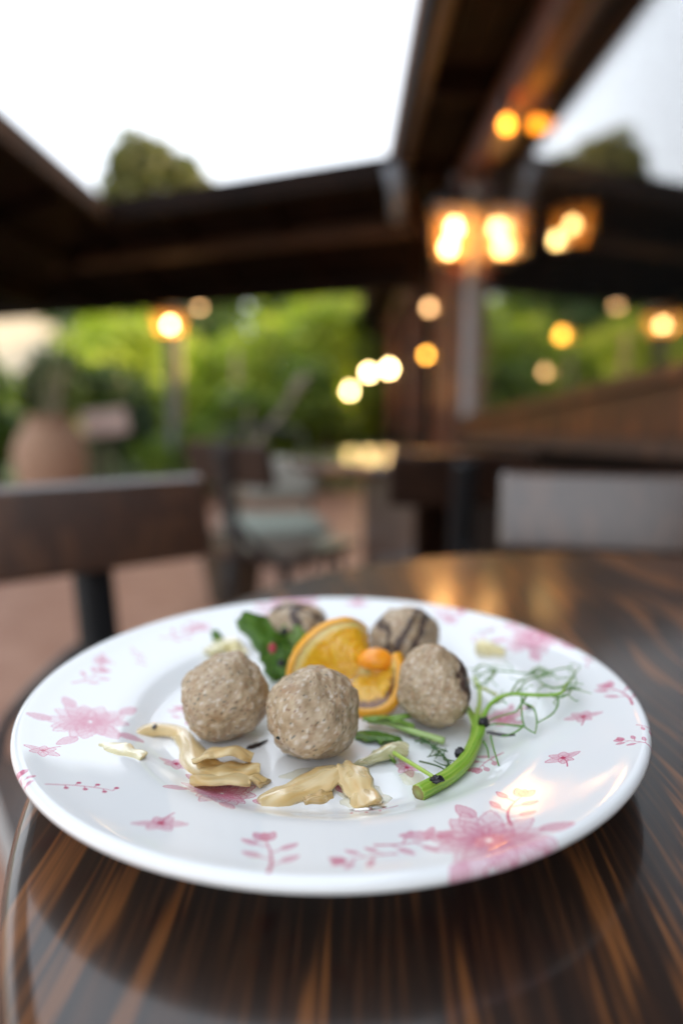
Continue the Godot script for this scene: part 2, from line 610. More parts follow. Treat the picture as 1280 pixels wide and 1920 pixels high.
func roofs() -> void:
	# lean-to roof across the end of the terrace: upper edge A-B, falling away to the lower edge
	var r := thing("end_roof", "dark timber lean-to roof across the far end of the terrace", "roof")
	var pb := V(0.30, 2.35, -4.30)
	var u := V(-0.914, 0, -0.407)
	var n := V(-0.407, 0, 0.914) * -1.0
	var down := (n * 1.12 + V(0, -0.43, 0)) / 1.2
	var up := u.cross(down).normalized()
	if up.y < 0: up = -up
	var length := 5.2
	for k in 9:
		var c := pb + down * (0.08 + 0.134 * k) - up * 0.012
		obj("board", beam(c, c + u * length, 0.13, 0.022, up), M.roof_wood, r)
	obj("ridge_beam", beam(pb + up * -0.05, pb + u * length + up * -0.05, 0.07, 0.15, Vector3.UP), M.roof_wood, r)
	var q := pb + down * 0.52 - up * 0.075
	obj("purlin", beam(q, q + u * length, 0.09, 0.09, up), M.purlin_wood, r)
	q = pb + down * 1.17 - up * 0.09
	obj("eave_beam", beam(q, q + u * length, 0.12, 0.13, Vector3.UP), M.roof_wood, r)
	for k in 7:
		var a := pb + u * (0.15 + 0.8 * k) - up * 0.05
		obj("rafter", beam(a + down * 0.05, a + down * 1.18, 0.07, 0.08, up), M.roof_wood, r)
	obj("tile_layer", beam(pb + down * 0.62 + up * 0.03, pb + down * 0.62 + u * length + up * 0.03, 1.22, 0.04, up), M.roof_tile, r)
	for d in [5.0]:
		var f: Vector3 = pb + u * d + down * 1.17
		obj("post", box(V(0.11, f.y - 0.16, 0.11), 0.008), M.roof_wood, r, V(f.x, (f.y - 0.16) / 2.0, f.z))
	# roof along the left side
	var l := thing("side_roof", "dark timber roof sloping down to the left of the open sky", "roof")
	var dn := V(-1.15, -0.43, 0) / 1.228
	var up2 := V(-0.43, 1.15, 0) / 1.228
	var a0 := V(-1.76, 2.35, 1.5)
	for k in 9:
		var c := a0 + dn * (0.08 + 0.136 * k) - up2 * 0.012
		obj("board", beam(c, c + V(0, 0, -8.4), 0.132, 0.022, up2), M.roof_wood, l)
	obj("ridge_beam", beam(a0 - up2 * 0.05, a0 - up2 * 0.05 + V(0, 0, -6.75), 0.07, 0.15), M.roof_wood, l)
	q = a0 + dn * 0.6 - up2 * 0.075
	obj("purlin", beam(q, q + V(0, 0, -7.4), 0.09, 0.09, up2), M.roof_wood, l)
	q = a0 + dn * 1.17 - up2 * 0.09
	obj("eave_beam", beam(q, q + V(0, 0, -8.0), 0.12, 0.13), M.roof_wood, l)
	for k in 8:
		var a := a0 + V(0, 0, -0.2 - 0.85 * k) - up2 * 0.05
		obj("rafter", beam(a + dn * 0.05, a + dn * 1.18, 0.07, 0.08, up2), M.roof_wood, l)
	obj("tile_layer", beam(a0 + dn * 0.62 + up2 * 0.03, a0 + dn * 0.62 + up2 * 0.03 + V(0, 0, -8.4), 1.22, 0.04, up2), M.roof_tile, l)
	for z in [1.2, -3.0]:
		var f := a0 + dn * 1.17
		obj("post", box(V(0.11, f.y - 0.16, 0.11), 0.008), M.roof_wood, l, V(f.x, (f.y - 0.16) / 2.0, z))


# leaf-sized faces spread through a set of ellipsoids: each [centre, radii]
func leaf_cloud(blobs: Array, count: int, size: float, c0: Color, c1: Color, long := 1.7) -> ArrayMesh:
	var vs := PackedVector3Array()
	var ns := PackedVector3Array()
	var cs := PackedColorArray()
	var ids := PackedInt32Array()
	for k in count:
		var bl: Array = blobs[rng.randi() % blobs.size()]
		var d := V(rng.randfn(), rng.randfn(), rng.randfn()).normalized()
		var rad := pow(rng.randf(), 0.45)
		rad *= 0.86 + 0.3 * noise.get_noise_3d(d.x * 1.6 + bl[0].x, d.y * 1.6, d.z * 1.6 + bl[0].z)
		var p: Vector3 = bl[0] + Vector3(d.x * bl[1].x, d.y * bl[1].y, d.z * bl[1].z) * rad
		var n := (d + V(rng.randfn(), rng.randfn() + 0.6, rng.randfn()) * 0.7).normalized()
		var t := n.cross(V(rng.randfn(), rng.randfn(), rng.randfn())).normalized()
		var s := size * rng.randf_range(0.6, 1.35)
		var w := n.cross(t) * s * 0.5
		t *= s * long * 0.5
		var c := c0.lerp(c1, rng.randf())
		c = c * rng.randf_range(0.75, 1.25)
		var i := vs.size()
		for q in [p - t, p + w * 0.9 + n * s * 0.08, p + t, p - w * 0.9 + n * s * 0.08]:
			vs.append(q)
			ns.append(n)
			cs.append(Color(c.r, c.g, c.b))
		for q in [0, 1, 2, 0, 2, 3]:
			ids.append(i + q)
	var arr := []
	arr.resize(Mesh.ARRAY_MAX)
	arr[Mesh.ARRAY_VERTEX] = vs
	arr[Mesh.ARRAY_NORMAL] = ns
	arr[Mesh.ARRAY_COLOR] = cs
	arr[Mesh.ARRAY_INDEX] = ids
	var m := ArrayMesh.new()
	m.add_surface_from_arrays(Mesh.PRIMITIVE_TRIANGLES, arr)
	return m


func shrub(called: String, label: String, at: Vector3, h: float, w: float, count: int, size: float, c0: Color, c1: Color, category := "shrub") -> void:
	var s := thing(called, label, category, at)
	var blobs := []
	for k in 9:
		var a := rng.randf() * TAU
		var y := rng.randf_range(0.25, 0.85) * h
		var rr := w * 0.5 * (1.0 - 0.45 * absf(y / h - 0.45))
		blobs.append([V(cos(a) * rr * 0.55, y, sin(a) * rr * 0.55), V(rr * 0.62, h * 0.22, rr * 0.62)])
	obj("crown", leaf_cloud(blobs, count, size, c0, c1), M.leaf, s)
	obj("trunk", tube_mesh([V(0, -0.03, 0), V(0.02, h * 0.3, 0.02), V(-0.02, h * 0.6, 0)], 0.035 + w * 0.012, 0.02, 8), M.bark, s)
	for k in 4:
		var a := TAU * k / 4.0 + 0.4
		obj("branch", tube_mesh([V(0.01, h * 0.25, 0.01), V(cos(a) * w * 0.15, h * 0.45, sin(a) * w * 0.15), V(cos(a) * w * 0.28, h * 0.7, sin(a) * w * 0.28)], 0.02, 0.008, 6), M.bark, s)


func garden() -> void:
	var lime0 := Color(0.26, 0.35, 0.028)
	var lime1 := Color(0.45, 0.50, 0.055)
	var mid0 := Color(0.07, 0.14, 0.02)
	var mid1 := Color(0.15, 0.23, 0.035)
	var dark0 := Color(0.025, 0.055, 0.015)
	var dark1 := Color(0.06, 0.10, 0.025)
	shrub("round_bush", "dark rounded bush just right of the clay jar", V(-2.75, 0, -7.4), 1.55, 1.5, 3600, 0.08, dark0, dark1)
	shrub("leafy_bush", "mid green bush behind the left side of the clay jar", V(-4.3, 0, -7.6), 1.65, 1.7, 3600, 0.09, mid0, mid1)
	shrub("clipped_hedge", "bright lime green hedge top behind the dark rounded bush", V(-3.6, 0, -9.8), 2.15, 3.4, 6000, 0.09, lime0, lime1, "hedge")
	shrub("lime_shrub", "bright lime shrub directly behind the garden lamp post", V(-1.9, 0, -9.4), 1.95, 2.2, 5000, 0.09, lime0, lime1)
	shrub("tall_shrub", "tall yellow green shrub right of the garden lamp post", V(-0.75, 0, -8.8), 2.35, 1.9, 5200, 0.09, lime0, lime1)
	shrub("low_shrub", "low fresh green shrub below the lamp, between the chairs", V(-1.35, 0, -6.9), 1.05, 1.5, 3600, 0.08, mid0, lime0)
	shrub("corner_shrub", "green shrub against the restaurant corner below the lit bulbs", V(-0.2, 0, -7.2), 1.6, 1.1, 3600, 0.08, mid0, lime0)
	shrub("back_hedge", "pale green hanging foliage beneath the far roof, near the building", V(0.0, 0, -11.5), 3.0, 2.2, 4600, 0.1, mid1, lime1, "hedge")
	shrub("dark_conifer", "dark tree behind the lit garden lantern", V(-3.5, 0, -12.8), 3.6, 3.4, 5200, 0.12, dark0, mid0, "tree")
	shrub("shade_tree", "dark green tree at the left edge beyond the bush", V(-8.3, 0, -12.5), 2.0, 2.6, 4600, 0.12, dark0, mid1, "tree")
	shrub("far_thicket", "green thicket far behind the tall yellow green shrub", V(-1.4, 0, -15.5), 5.0, 7.5, 9000, 0.16, mid0, lime0, "tree")
	shrub("far_tree", "tall green tree closing the gap behind the lamp post", V(-4.6, 0, -17.5), 5.2, 5.5, 7000, 0.16, mid0, mid1, "tree")
	shrub("far_tree", "tall green tree far off beside the restaurant corner", V(1.2, 0, -19.0), 5.0, 4.0, 5000, 0.16, mid0, lime0, "tree")
	# tree rising above the roof
	var t := thing("garden_tree", "tree crown rising above the dark roof against the white sky", "tree", V(-4.0, 0, -15))
	obj("trunk", tube_mesh([V(0, -0.03, 0), V(0.1, 2.0, 0), V(0.0, 4.2, 0.1), V(0.1, 5.6, 0)], 0.16, 0.05, 10), M.bark, t)
	obj("crown", leaf_cloud([[V(-0.1, 5.5, 0), V(0.95, 0.85, 0.9)], [V(-0.25, 6.05, 0.1), V(0.62, 0.62, 0.6)], [V(0.15, 6.0, 0.1), V(0.55, 0.45, 0.5)], [V(0.6, 5.75, -0.1), V(0.65, 0.52, 0.6)], [V(-0.65, 5.35, 0), V(0.6, 0.6, 0.6)], [V(-0.5, 5.85, 0.2), V(0.5, 0.35, 0.5)], [V(0.85, 5.3, 0), V(0.65, 0.5, 0.6)], [V(0.1, 4.7, 0.2), V(1.2, 0.7, 0.9)]], 3400, 0.14, Color(0.09, 0.105, 0.03), Color(0.22, 0.21, 0.07)), M.leaf, t)
	for k in 5:
		var a := TAU * k / 5.0
		obj("branch", tube_mesh([V(0.03, 3.6 + 0.2 * k, 0.05), V(cos(a) * 0.4, 4.7, sin(a) * 0.4), V(cos(a) * 0.7, 5.4 + 0.1 * k, sin(a) * 0.7)], 0.05, 0.015, 6), M.bark, t)
	# houses
	house("cream_house", "bright cream house with tiled roof behind the garden at the left edge", V(-10.0, 0, -21.0), V(4.2, 3.75, 3.0), M.cream_plaster, 0.15)
	house("pink_house", "pale pink house showing between the shrubs left of the bulbs", V(-1.8, 0, -20.5), V(1.5, 3.2, 2.0), M.pink_plaster, 0.0)
	# jar with dry branches
	var jar := thing("clay_jar", "large weathered terracotta jar standing in front of the hedge", "jar", V(-2.52, 0, -5.8))
	obj("body", lathe([Vector2(0.0, 0.0), Vector2(0.17, 0.0), Vector2(0.19, 0.03), Vector2(0.26, 0.2), Vector2(0.305, 0.4), Vector2(0.30, 0.52), Vector2(0.25, 0.66), Vector2(0.19, 0.735), Vector2(0.165, 0.76)], 40), M.clay, jar)
	obj("rim", lathe([Vector2(0.150, 0.755), Vector2(0.185, 0.76), Vector2(0.20, 0.785), Vector2(0.19, 0.81), Vector2(0.165, 0.81), Vector2(0.15, 0.79), Vector2(0.15, 0.70), Vector2(0.0, 0.69)], 40), M.clay, jar)
	var br := thing("dry_branches", "bundle of pale dry branches standing in the terracotta jar", "branches", V(-2.50, 0.70, -5.8))
	for k in 16:
		var a := rng.randf() * TAU
		var s := rng.randf_range(0.03, 0.13)
		var hh := rng.randf_range(0.45, 0.78)
		obj("twig", tube_mesh([V(cos(a) * 0.04, 0, sin(a) * 0.04), V(cos(a) * s, hh * 0.5, sin(a) * s), V(cos(a) * s * 1.8 + 0.04, hh, sin(a) * s * 1.8)], 0.009, 0.004, 5, 3), M.dry_branch, br)
	# a leaning pale board on two stakes
	var sg := thing("garden_board", "small pale pinkish board tilted on a stake in front of the bush", "board", V(-2.17, 0, -6.2), 0.15)
	obj("panel", box(V(0.40, 0.23, 0.025), 0.006), M.board_paint, sg, V(0, 0.745, 0.02), Basis(Vector3.BACK, 0.12))
	obj("stake", box(V(0.04, 0.78, 0.03), 0.004), M.bark, sg, V(0, 0.36, -0.01))
	for p in [[V(-1.95, 0, -8.0), 1.75, "pale slender stake between the lamp post and the lime shrub"], [V(-1.25, 0, -7.8), 1.5, "pale slender stake in the middle of the bright shrubs"]]:
		var o := obj("garden_stake", tube_mesh([V(0, -0.03, 0), V(0.03, p[1] * 0.5, 0), V(0.05, p[1], 0)], 0.04, 0.03, 8), M.stake, self, p[0])
		tag(o, p[2], "stake", "stakes among the shrubs")
	# pot with one dry curved stalk
	var pot := thing("plant_pot", "small dark clay pot on the terrace behind the cushioned chair", "pot", V(-0.50, 0, -3.0))
	obj("body", lathe([Vector2(0, 0), Vector2(0.11, 0), Vector2(0.15, 0.26), Vector2(0.165, 0.27), Vector2(0.165, 0.31), Vector2(0.145, 0.31), Vector2(0.135, 0.27), Vector2(0, 0.26)], 28), M.bark, pot)
	var st := thing("dry_stalk", "pale curved dry stalk leaning right from the small pot", "stalk", V(-0.50, 0.24, -3.0))
	obj("stem", tube_mesh([V(0, 0, 0), V(0.03, 0.25, 0), V(0.10, 0.46, 0), V(0.22, 0.61, 0), V(0.30, 0.72, 0)], 0.018, 0.012, 7), M.dry_branch, st)
	obj("stem", tube_mesh([V(0.01, 0, 0.01), V(0.05, 0.3, 0), V(0.08, 0.52, 0.02), V(0.09, 0.66, 0)], 0.012, 0.006, 7), M.dry_branch, st)
	obj("tip", lathe([Vector2(0, -0.07), Vector2(0.022, -0.03), Vector2(0.025, 0.03), Vector2(0, 0.08)], 10), M.dry_branch, st, V(0.31, 0.745, 0), Basis(Vector3.FORWARD, 0.7))


func house(called: String, label: String, at: Vector3, s: Vector3, m: Material, turn: float) -> void:
	var h := thing(called, label, "house", at, turn)
	obj("wall", box(V(s.x, s.y, s.z), 0.02), m, h, V(0, s.y / 2, 0))
	var rf := s.x * 0.56
	for sg in [-1.0, 1.0]:
		obj("roof", beam(V(sg * rf * 0.5, s.y + 0.32, -s.z * 0.55), V(sg * rf * 0.5, s.y + 0.32, s.z * 0.55), rf * 1.12, 0.12, V(sg * 0.5, 1, 0)), M.roof_tile, h)
	for sg in [-1.0, 1.0]:
		var w := obj("window", box(V(0.5, 0.7, 0.06), 0.01), M.pale_frame, h, V(sg * s.x * 0.25, s.y * 0.35, s.z / 2 + 0.02))
		obj("pane", box(V(0.4, 0.6, 0.02), 0.004), M.black_steel, w, V(0, 0, 0.03))


# ---------------------------------------------------------------- tables and chairs

func make_table(called: String, label: String, at: Vector3) -> Node3D:
	var t := thing(called, label, "table", at, 0.0, "round dark wood tables")
	var R := TABLE_R
	var prof := [Vector2(0.0, 0.75), Vector2(R * 0.5, 0.75), Vector2(R - 0.008, 0.75), Vector2(R - 0.003, 0.7488), Vector2(R, 0.745), Vector2(R, 0.722), Vector2(R - 0.004, 0.717), Vector2(R - 0.01, 0.716), Vector2(0.0, 0.716)]
	var st := SurfaceTool.new()
	st.begin(Mesh.PRIMITIVE_TRIANGLES)
	st.set_smooth_group(0)
	var segs := 128
	for k in prof.size() - 1:
		st.set_smooth_group(0 if k >= 2 and k < 7 else (1 if k < 2 else 2))
		for i in segs:
			var q := []
			for c in [[k, i], [k + 1, i], [k + 1, i + 1], [k, i + 1]]:
				var a: float = TAU * c[1] / segs
				var p: Vector2 = prof[c[0]]
				q.append(V(p.x * cos(a), p.y, p.x * sin(a)))
			for c in [0, 1, 2, 0, 2, 3]:
				var p: Vector3 = q[c]
				st.set_uv(Vector2(p.x / (2.1 * R) + 0.5, p.z / (2.1 * R) + 0.5 + 0.2 * (0.75 - p.y)))
				st.add_vertex(p)
	st.generate_normals()
	obj("table_top", st.commit(), M.table_wood, t)
	obj("pedestal", box(V(0.20, 0.66, 0.20), 0.01), M.plank_wood, t, V(0, 0.374, 0))
	obj("collar", box(V(0.34, 0.012, 0.34), 0.003), M.black_steel, t, V(0, 0.7095, 0))
	obj("foot", box(V(0.46, 0.043, 0.46), 0.012), M.black_steel, t, V(0, 0.0215, 0))
	return t


# plank-backed chair; local origin on the floor under the seat, the sitter faces +z
func make_chair(label: String, at: Vector3, turn: float) -> Node3D:
	var c := thing("plank_chair", label, "chair", at, turn, "plank backed chairs")
	var tilt := Basis(Vector3.RIGHT, -0.19)
	obj("backrest", box(V(0.34, 0.125, 0.028), 0.008), M.plank_wood, c, V(0, 0.735, -0.215), tilt)
	obj("spine", tube_flat([V(0, 0.78, -0.245), V(0, 0.66, -0.222), V(0, 0.52, -0.198), V(0, 0.45, -0.18), V(0, 0.43, -0.10)], 0.027, 0.005), M.black_steel, c)
	obj("seat", box(V(0.34, 0.026, 0.34), 0.01), M.plank_wood, c, V(0, 0.455, 0.02))
	obj("seat_frame", box(V(0.28, 0.02, 0.28), 0.004), M.black_steel, c, V(0, 0.431, 0.02))
	for sx in [-1.0, 1.0]:
		for sz in [-1.0, 1.0]:
			obj("leg", tube_mesh([V(sx * 0.12, 0.43, 0.02 + sz * 0.12), V(sx * 0.15, 0.2, 0.02 + sz * 0.15), V(sx * 0.17, 0.0, 0.02 + sz * 0.17)], 0.011, 0.010, 8, 2), M.black_steel, c)
	obj("brace", tube_flat([V(0.0, 0.575, -0.212), V(-0.06, 0.54, -0.215), V(-0.13, 0.48, -0.20), V(-0.15, 0.43, -0.12)], 0.008, 0.010), M.black_steel, c)
	return c


# flat bar: half width across x, half thickness t
func tube_flat(pts: Array, w: float, t: float) -> ArrayMesh:
	var st := SurfaceTool.new()
	st.begin(Mesh.PRIMITIVE_TRIANGLES)
	var p := smooth_path(pts, 6)
	var rows := []
	for k in p.size():
		var d: Vector3 = (p[mini(k + 1, p.size() - 1)] - p[maxi(k - 1, 0)]).normalized()
		var x := V(1, 0, 0)
		x = (x - d * x.dot(d)).normalized()
		var y := d.cross(x)
		var row := [p[k] + x * w + y * t * 0.6, p[k] + x * w * 0.9 + y * t, p[k] - x * w * 0.9 + y * t, p[k] - x * w + y * t * 0.6, p[k] - x * w - y * t * 0.6, p[k] - x * w * 0.9 - y * t, p[k] + x * w * 0.9 - y * t, p[k] + x * w - y * t * 0.6]
		rows.append(row)
	var cap := []
	for s in 8: cap.append(p[0])
	rows.push_front(cap)
	var cap2 := []
	for s in 8: cap2.append(p[-1])
	rows.append(cap2)
	sheet(st, rows, true)
	st.generate_normals()
	return st.commit()


func tables_and_chairs() -> void:
	var t := make_table("round_table", "round dark streaky wooden table carrying the plate, filling the foreground", TABLE)
	copy(t, "round_table", "smaller looking round wooden table in the background before the restaurant post", V(0.20, 0, -2.02), 0.9)
	# chair at the left of the table: its backrest runs from (-0.48,-0.81) to (-0.207,-1.0)
	var fx := atan2(0.578, 0.816)
	var c := make_chair("plank backed chair left of the plate, its brown backrest half in frame", V(-0.345 + 0.215 * 0.578, 0, -0.906 + 0.215 * 0.816), fx)
	copy(c, "plank_chair", "plank backed chair behind the table at right with greyish shining backrest", V(0.42 - 0.215 * 0.2, 0, -1.02 + 0.215 * 0.98), -0.2)
	var far1 := copy(c, "plank_chair", "dark plank backed chair seen from behind at the background table, right of centre", V(0.262, 0, -1.50 - 0.215), PI + 0.05)
	var far2 := copy(c, "plank_chair", "dark plank backed chair left of the background table, beside the cushioned chair", V(-0.322 + 0.215 * 0.6, 0, -1.9 - 0.215 * 0.8), PI - atan2(0.6, 0.8))
	for q in [far1, far2]:
		q.get_node("backrest").material_override = M.dark_plank
	# cushioned chair farther back
	var k := thing("cushioned_chair", "black metal chair with grey green seat pad and pale back cushion", "chair", V(-0.25, 0, -2.42), 0.25)
	obj("seat", box(V(0.36, 0.025, 0.36), 0.01), M.black_steel, k, V(0, 0.43, 0))
	obj("seat_pad", box(V(0.36, 0.05, 0.36), 0.022), M.cushion_green, k, V(0, 0.468, 0))
	obj("back_cushion", box(V(0.28, 0.17, 0.07), 0.03), M.cushion_pale, k, V(0.05, 0.62, -0.13), Basis(Vector3.RIGHT, -0.2))
	for sx in [-1.0, 1.0]:
		obj("back_post", tube_mesh([V(sx * 0.17, 0.43, -0.16), V(sx * 0.17, 0.62, -0.19), V(sx * 0.15, 0.80, -0.23)], 0.010, 0.010, 8, 3), M.black_steel, k)
		for sz in [-1.0, 1.0]:
			obj("leg", tube_mesh([V(sx * 0.16, 0.43, sz * 0.16), V(sx * 0.17, 0.2, sz * 0.17), V(sx * 0.18, 0.0, sz * 0.18)], 0.012, 0.010, 8, 2), M.black_steel, k)
	obj("back_rail", tube_mesh([V(-0.15, 0.80, -0.23), V(0, 0.81, -0.245), V(0.15, 0.80, -0.23)], 0.012, 0.012, 8, 4), M.black_steel, k)


# ---------------------------------------------------------------- lamps

func glow(parent: Node3D, at: Vector3, c: Color, energy: float, size: float) -> void:
	var l := OmniLight3D.new()
	l.name = "light"
	l.light_color = c
	l.light_energy = energy
	l.light_size = size
	l.omni_range = 14.0
	l.omni_attenuation = 2.0
	l.shadow_enabled = true
	l.position = at
	parent.add_child(l, true)


func bulb_mesh(r: float) -> ArrayMesh:
	return lathe([Vector2(0, -r), Vector2(r * 0.6, -r * 0.8), Vector2(r, -r * 0.1), Vector2(r * 0.85, r * 0.5), Vector2(r * 0.45, r * 1.1), Vector2(r * 0.4, r * 1.4), Vector2(0, r * 1.4)], 16)


func lantern(parent: Node3D, at: Vector3, w: float, h: float, bulbs: Array, m: Material, energy: float) -> void:
	# tapered four-sided lantern, narrower below
	var wt := w * 0.5
	var wb := w * 0.36
	var cs := [V(-1, 0, -1), V(1, 0, -1), V(1, 0, 1), V(-1, 0, 1)]
	for k in 4:
		var a: Vector3 = cs[k]
		var b: Vector3 = cs[(k + 1) % 4]
		obj("frame_bar", beam(at + a * wb, at + a * wt + V(0, h, 0), 0.014, 0.014, V(1, 0, 0), 0.002), M.black_steel, parent)
		var st := SurfaceTool.new()
		st.begin(Mesh.PRIMITIVE_TRIANGLES)
		st.set_smooth_group(-1)
		var g := 0.97
		quad(st, at + a * wb * g + V(0, 0.004, 0), at + b * wb * g + V(0, 0.004, 0), at + b * wt * g + V(0, h - 0.004, 0), at + a * wt * g + V(0, h - 0.004, 0))
		st.generate_normals()
		obj("lantern_pane", st.commit(), M.lantern_glass, parent)
	obj("base", box(V(wb * 2.2, 0.014, wb * 2.2), 0.003), M.black_steel, parent, at - V(0, 0.008, 0))
	var cap := []
	for q in [[wt * 1.18, h], [wt * 1.18, h + 0.012], [wt * 0.55, h + h * 0.32], [wt * 0.16, h + h * 0.38], [wt * 0.12, h + h * 0.5], [0.001, h + h * 0.5]]:
		var row := []
		for a in cs: row.append(at + a * q[0] + V(0, q[1], 0))
		cap.append(row)
	var st2 := SurfaceTool.new()
	st2.begin(Mesh.PRIMITIVE_TRIANGLES)
	sheet(st2, cap, true)
	st2.generate_normals()
	obj("cap", st2.commit(), M.black_steel, parent)
	for p in bulbs:
		obj("bulb", bulb_mesh(0.03), m, parent, at + p)
		glow(parent, at + p, Color(1.0, 0.68, 0.34), energy, 0.03)


func pendant(label: String, at: Vector3, top: float, r: float, m: Material, energy: float, group: String) -> void:
	var p := thing("pendant_bulb", label, "bulb", at, 0.0, group)
	obj("bulb", bulb_mesh(r), m, p)
	obj("socket", lathe([Vector2(0, r * 1.3), Vector2(r * 0.5, r * 1.3), Vector2(r * 0.5, r * 2.4), Vector2(0, r * 2.4)], 12), M.black_steel, p)
	obj("cord", tube_mesh([V(0, r * 2.3, 0), V(0, (top - at.y) * 0.5, 0), V(0, top - at.y, 0)], 0.004, 0.004, 6, 1), M.black_steel, p)
	glow(p, Vector3.ZERO, Color(1.0, 0.7, 0.38), energy, r)


func lamps() -> void:
	var a := thing("wall_lantern", "lit amber glass lantern on the post of the restaurant front", "lantern", V(0.575, 1.655, -3.66))
	lantern(a, Vector3.ZERO, 0.20, 0.24, [V(0.012, 0.15, 0), V(-0.015, 0.055, 0.0)], M.bulb_lantern, 0.035)
	obj("bracket", tube_mesh([V(0, 0.36, 0), V(0.0, 0.42, 0), V(0.03, 0.44, -0.05), V(0.07, 0.40, -0.13)], 0.008, 0.008, 8, 4), M.black_steel, a)
	# lamps in the room behind the glass
	var i := thing("inner_lantern", "lit lantern high behind the window glass at right", "lantern", V(1.50, 1.93, -4.6))
	lantern(i, Vector3.ZERO, 0.22, 0.24, [V(0.0, 0.13, 0), V(-0.10, 0.03, 0.02)], M.bulb_lantern, 0.02)
	obj("rod", tube_mesh([V(0, 0.34, 0), V(0, 0.355, 0)], 0.006, 0.006, 6, 1), M.black_steel, i)
	var inside := [[V(1.28, 1.30, -4.0), "bulb_amber", 0.028, "upper amber bulb behind the window glass, above the three lower ones"], [V(1.19, 1.09, -4.0), "bulb_dim", 0.024, "dim bulb behind the window glass nearest the post"], [V(1.46, 0.985, -4.0), "bulb_dim", 0.024, "dim bulb touching the bright one behind the window glass"], [V(1.57, 1.0, -4.0), "bulb_white", 0.024, "brightest low bulb behind the window glass"], [V(1.64, 1.01, -4.05), "bulb_dim", 0.03, "dim amber bulb right of the bright low one behind glass"]]
	for q in inside:
		pendant(q[3], q[0], 2.245, q[2], M[q[1]], 0.012, "bulbs behind the window glass")
	# small yellow lamp on the lintel
	var s := thing("spot_lamp", "small round yellow lamp glowing on the beam above the window", "lamp", V(0.64, 1.972, -2.79))
	obj("lamp_bulb", bulb_mesh(0.022), M.spot_yellow, s)
	obj("holder", box(V(0.03, 0.09, 0.04), 0.006), M.black_steel, s, V(-0.006, 0.072, 0))
	obj("arm", box(V(0.02, 0.02, 0.02), 0.003), M.black_steel, s, V(0.01, 0.11, 0))
	glow(s, V(0, 0, 0), Color(1.0, 0.6, 0.15), 0.012, 0.02)
	# bulbs under the far eave
	for q in [[V(0.385, 1.35, -9.6), "bulb_white", 0.045, "left one of the two touching bright bulbs under the far eave"], [V(0.60, 1.35, -8.6), "bulb_white", 0.045, "right one of the two touching bright bulbs under the far eave"], [V(0.62, 1.26, -5.0), "bulb_amber", 0.022, "amber bulb between the bright pair and the post"], [V(0.62, 1.58, -4.9), "bulb_dim", 0.026, "pale bulb hanging high beside the restaurant post"]]:
		pendant(q[3], q[0], 2.32, q[2], M[q[1]], 0.03, "bulbs hanging under the eave")
	var low := thing("garden_light", "low bright bulb on a stake by the restaurant corner", "garden light", V(0.085, 0, -7.0))
	obj("stake", tube_mesh([V(0, -0.03, 0), V(0, 0.5, 0), V(0, 0.99, 0)], 0.012, 0.010, 8, 1), M.black_steel, low)
	obj("bulb", bulb_mesh(0.033), M.bulb_white, low, V(0, 1.045, 0))
	glow(low, V(0, 1.045, 0), Color(1.0, 0.72, 0.4), 0.04, 0.03)
	# garden lamp post and a second light behind it
	var p := thing("lamp_post", "grey garden lamp post with a lit yellow lantern", "lamp post", V(-1.62, 0, -6.5))
	obj("pole", lathe([Vector2(0.0, 0.0), Vector2(0.09, 0.0), Vector2(0.09, 0.06), Vector2(0.055, 0.12), Vector2(0.05, 1.0), Vector2(0.055, 1.5), Vector2(0.075, 1.54), Vector2(0.0, 1.545)], 18), M.grey_pipe, p)
	lantern(p, V(0, 1.565, 0), 0.27, 0.19, [V(0, 0.08, 0)], M.bulb_white, 0.10)
	pendant("pale bulb hanging from the far roof right of the lamp post", V(-1.50, 1.93, -7.3), 2.02, 0.035, M.bulb_dim, 0.02, "")


# ---------------------------------------------------------------- plate and its print

var ink := PackedFloat32Array()
const INK := 1536
const INK_MM := 280.0


func dab(x: float, z: float, r: float, a: float) -> void:
	var s := INK / INK_MM
	var cx := (x + INK_MM / 2) * s
	var cz := (z + INK_MM / 2) * s
	var rp := maxf(r * s, 0.6)
	for j in range(int(cz - rp - 1), int(cz + rp + 2)):
		for i in range(int(cx - rp - 1), int(cx + rp + 2)):
			if i < 0 or j < 0 or i >= INK or j >= INK:
				continue
			var d := Vector2(i + 0.5 - cx, j + 0.5 - cz).length()
			var k := clampf(rp + 0.5 - d, 0.0, 1.0) * a
			if k > ink[j * INK + i]:
				ink[j * INK + i] = k


func line(pts: Array, r: float, a: float, taper := 0.0) -> void:
	for k in pts.size() - 1:
		var n := maxi(2, int(pts[k].distance_to(pts[k + 1]) / 0.18))
		for s in n:
			var p: Vector2 = pts[k].lerp(pts[k + 1], float(s) / n)
			var f := (k + float(s) / n) / (pts.size() - 1)
			dab(p.x, p.y, r * (1.0 - taper * f), a * (1.0 - 0.4 * taper * f))


func curve2(a: Vector2, b: Vector2, c: Vector2, n := 10) -> Array:
	var out := []
	for k in n + 1:
		var t := float(k) / n
		out.append(a.lerp(b, t).lerp(b.lerp(c, t), t))
	return out


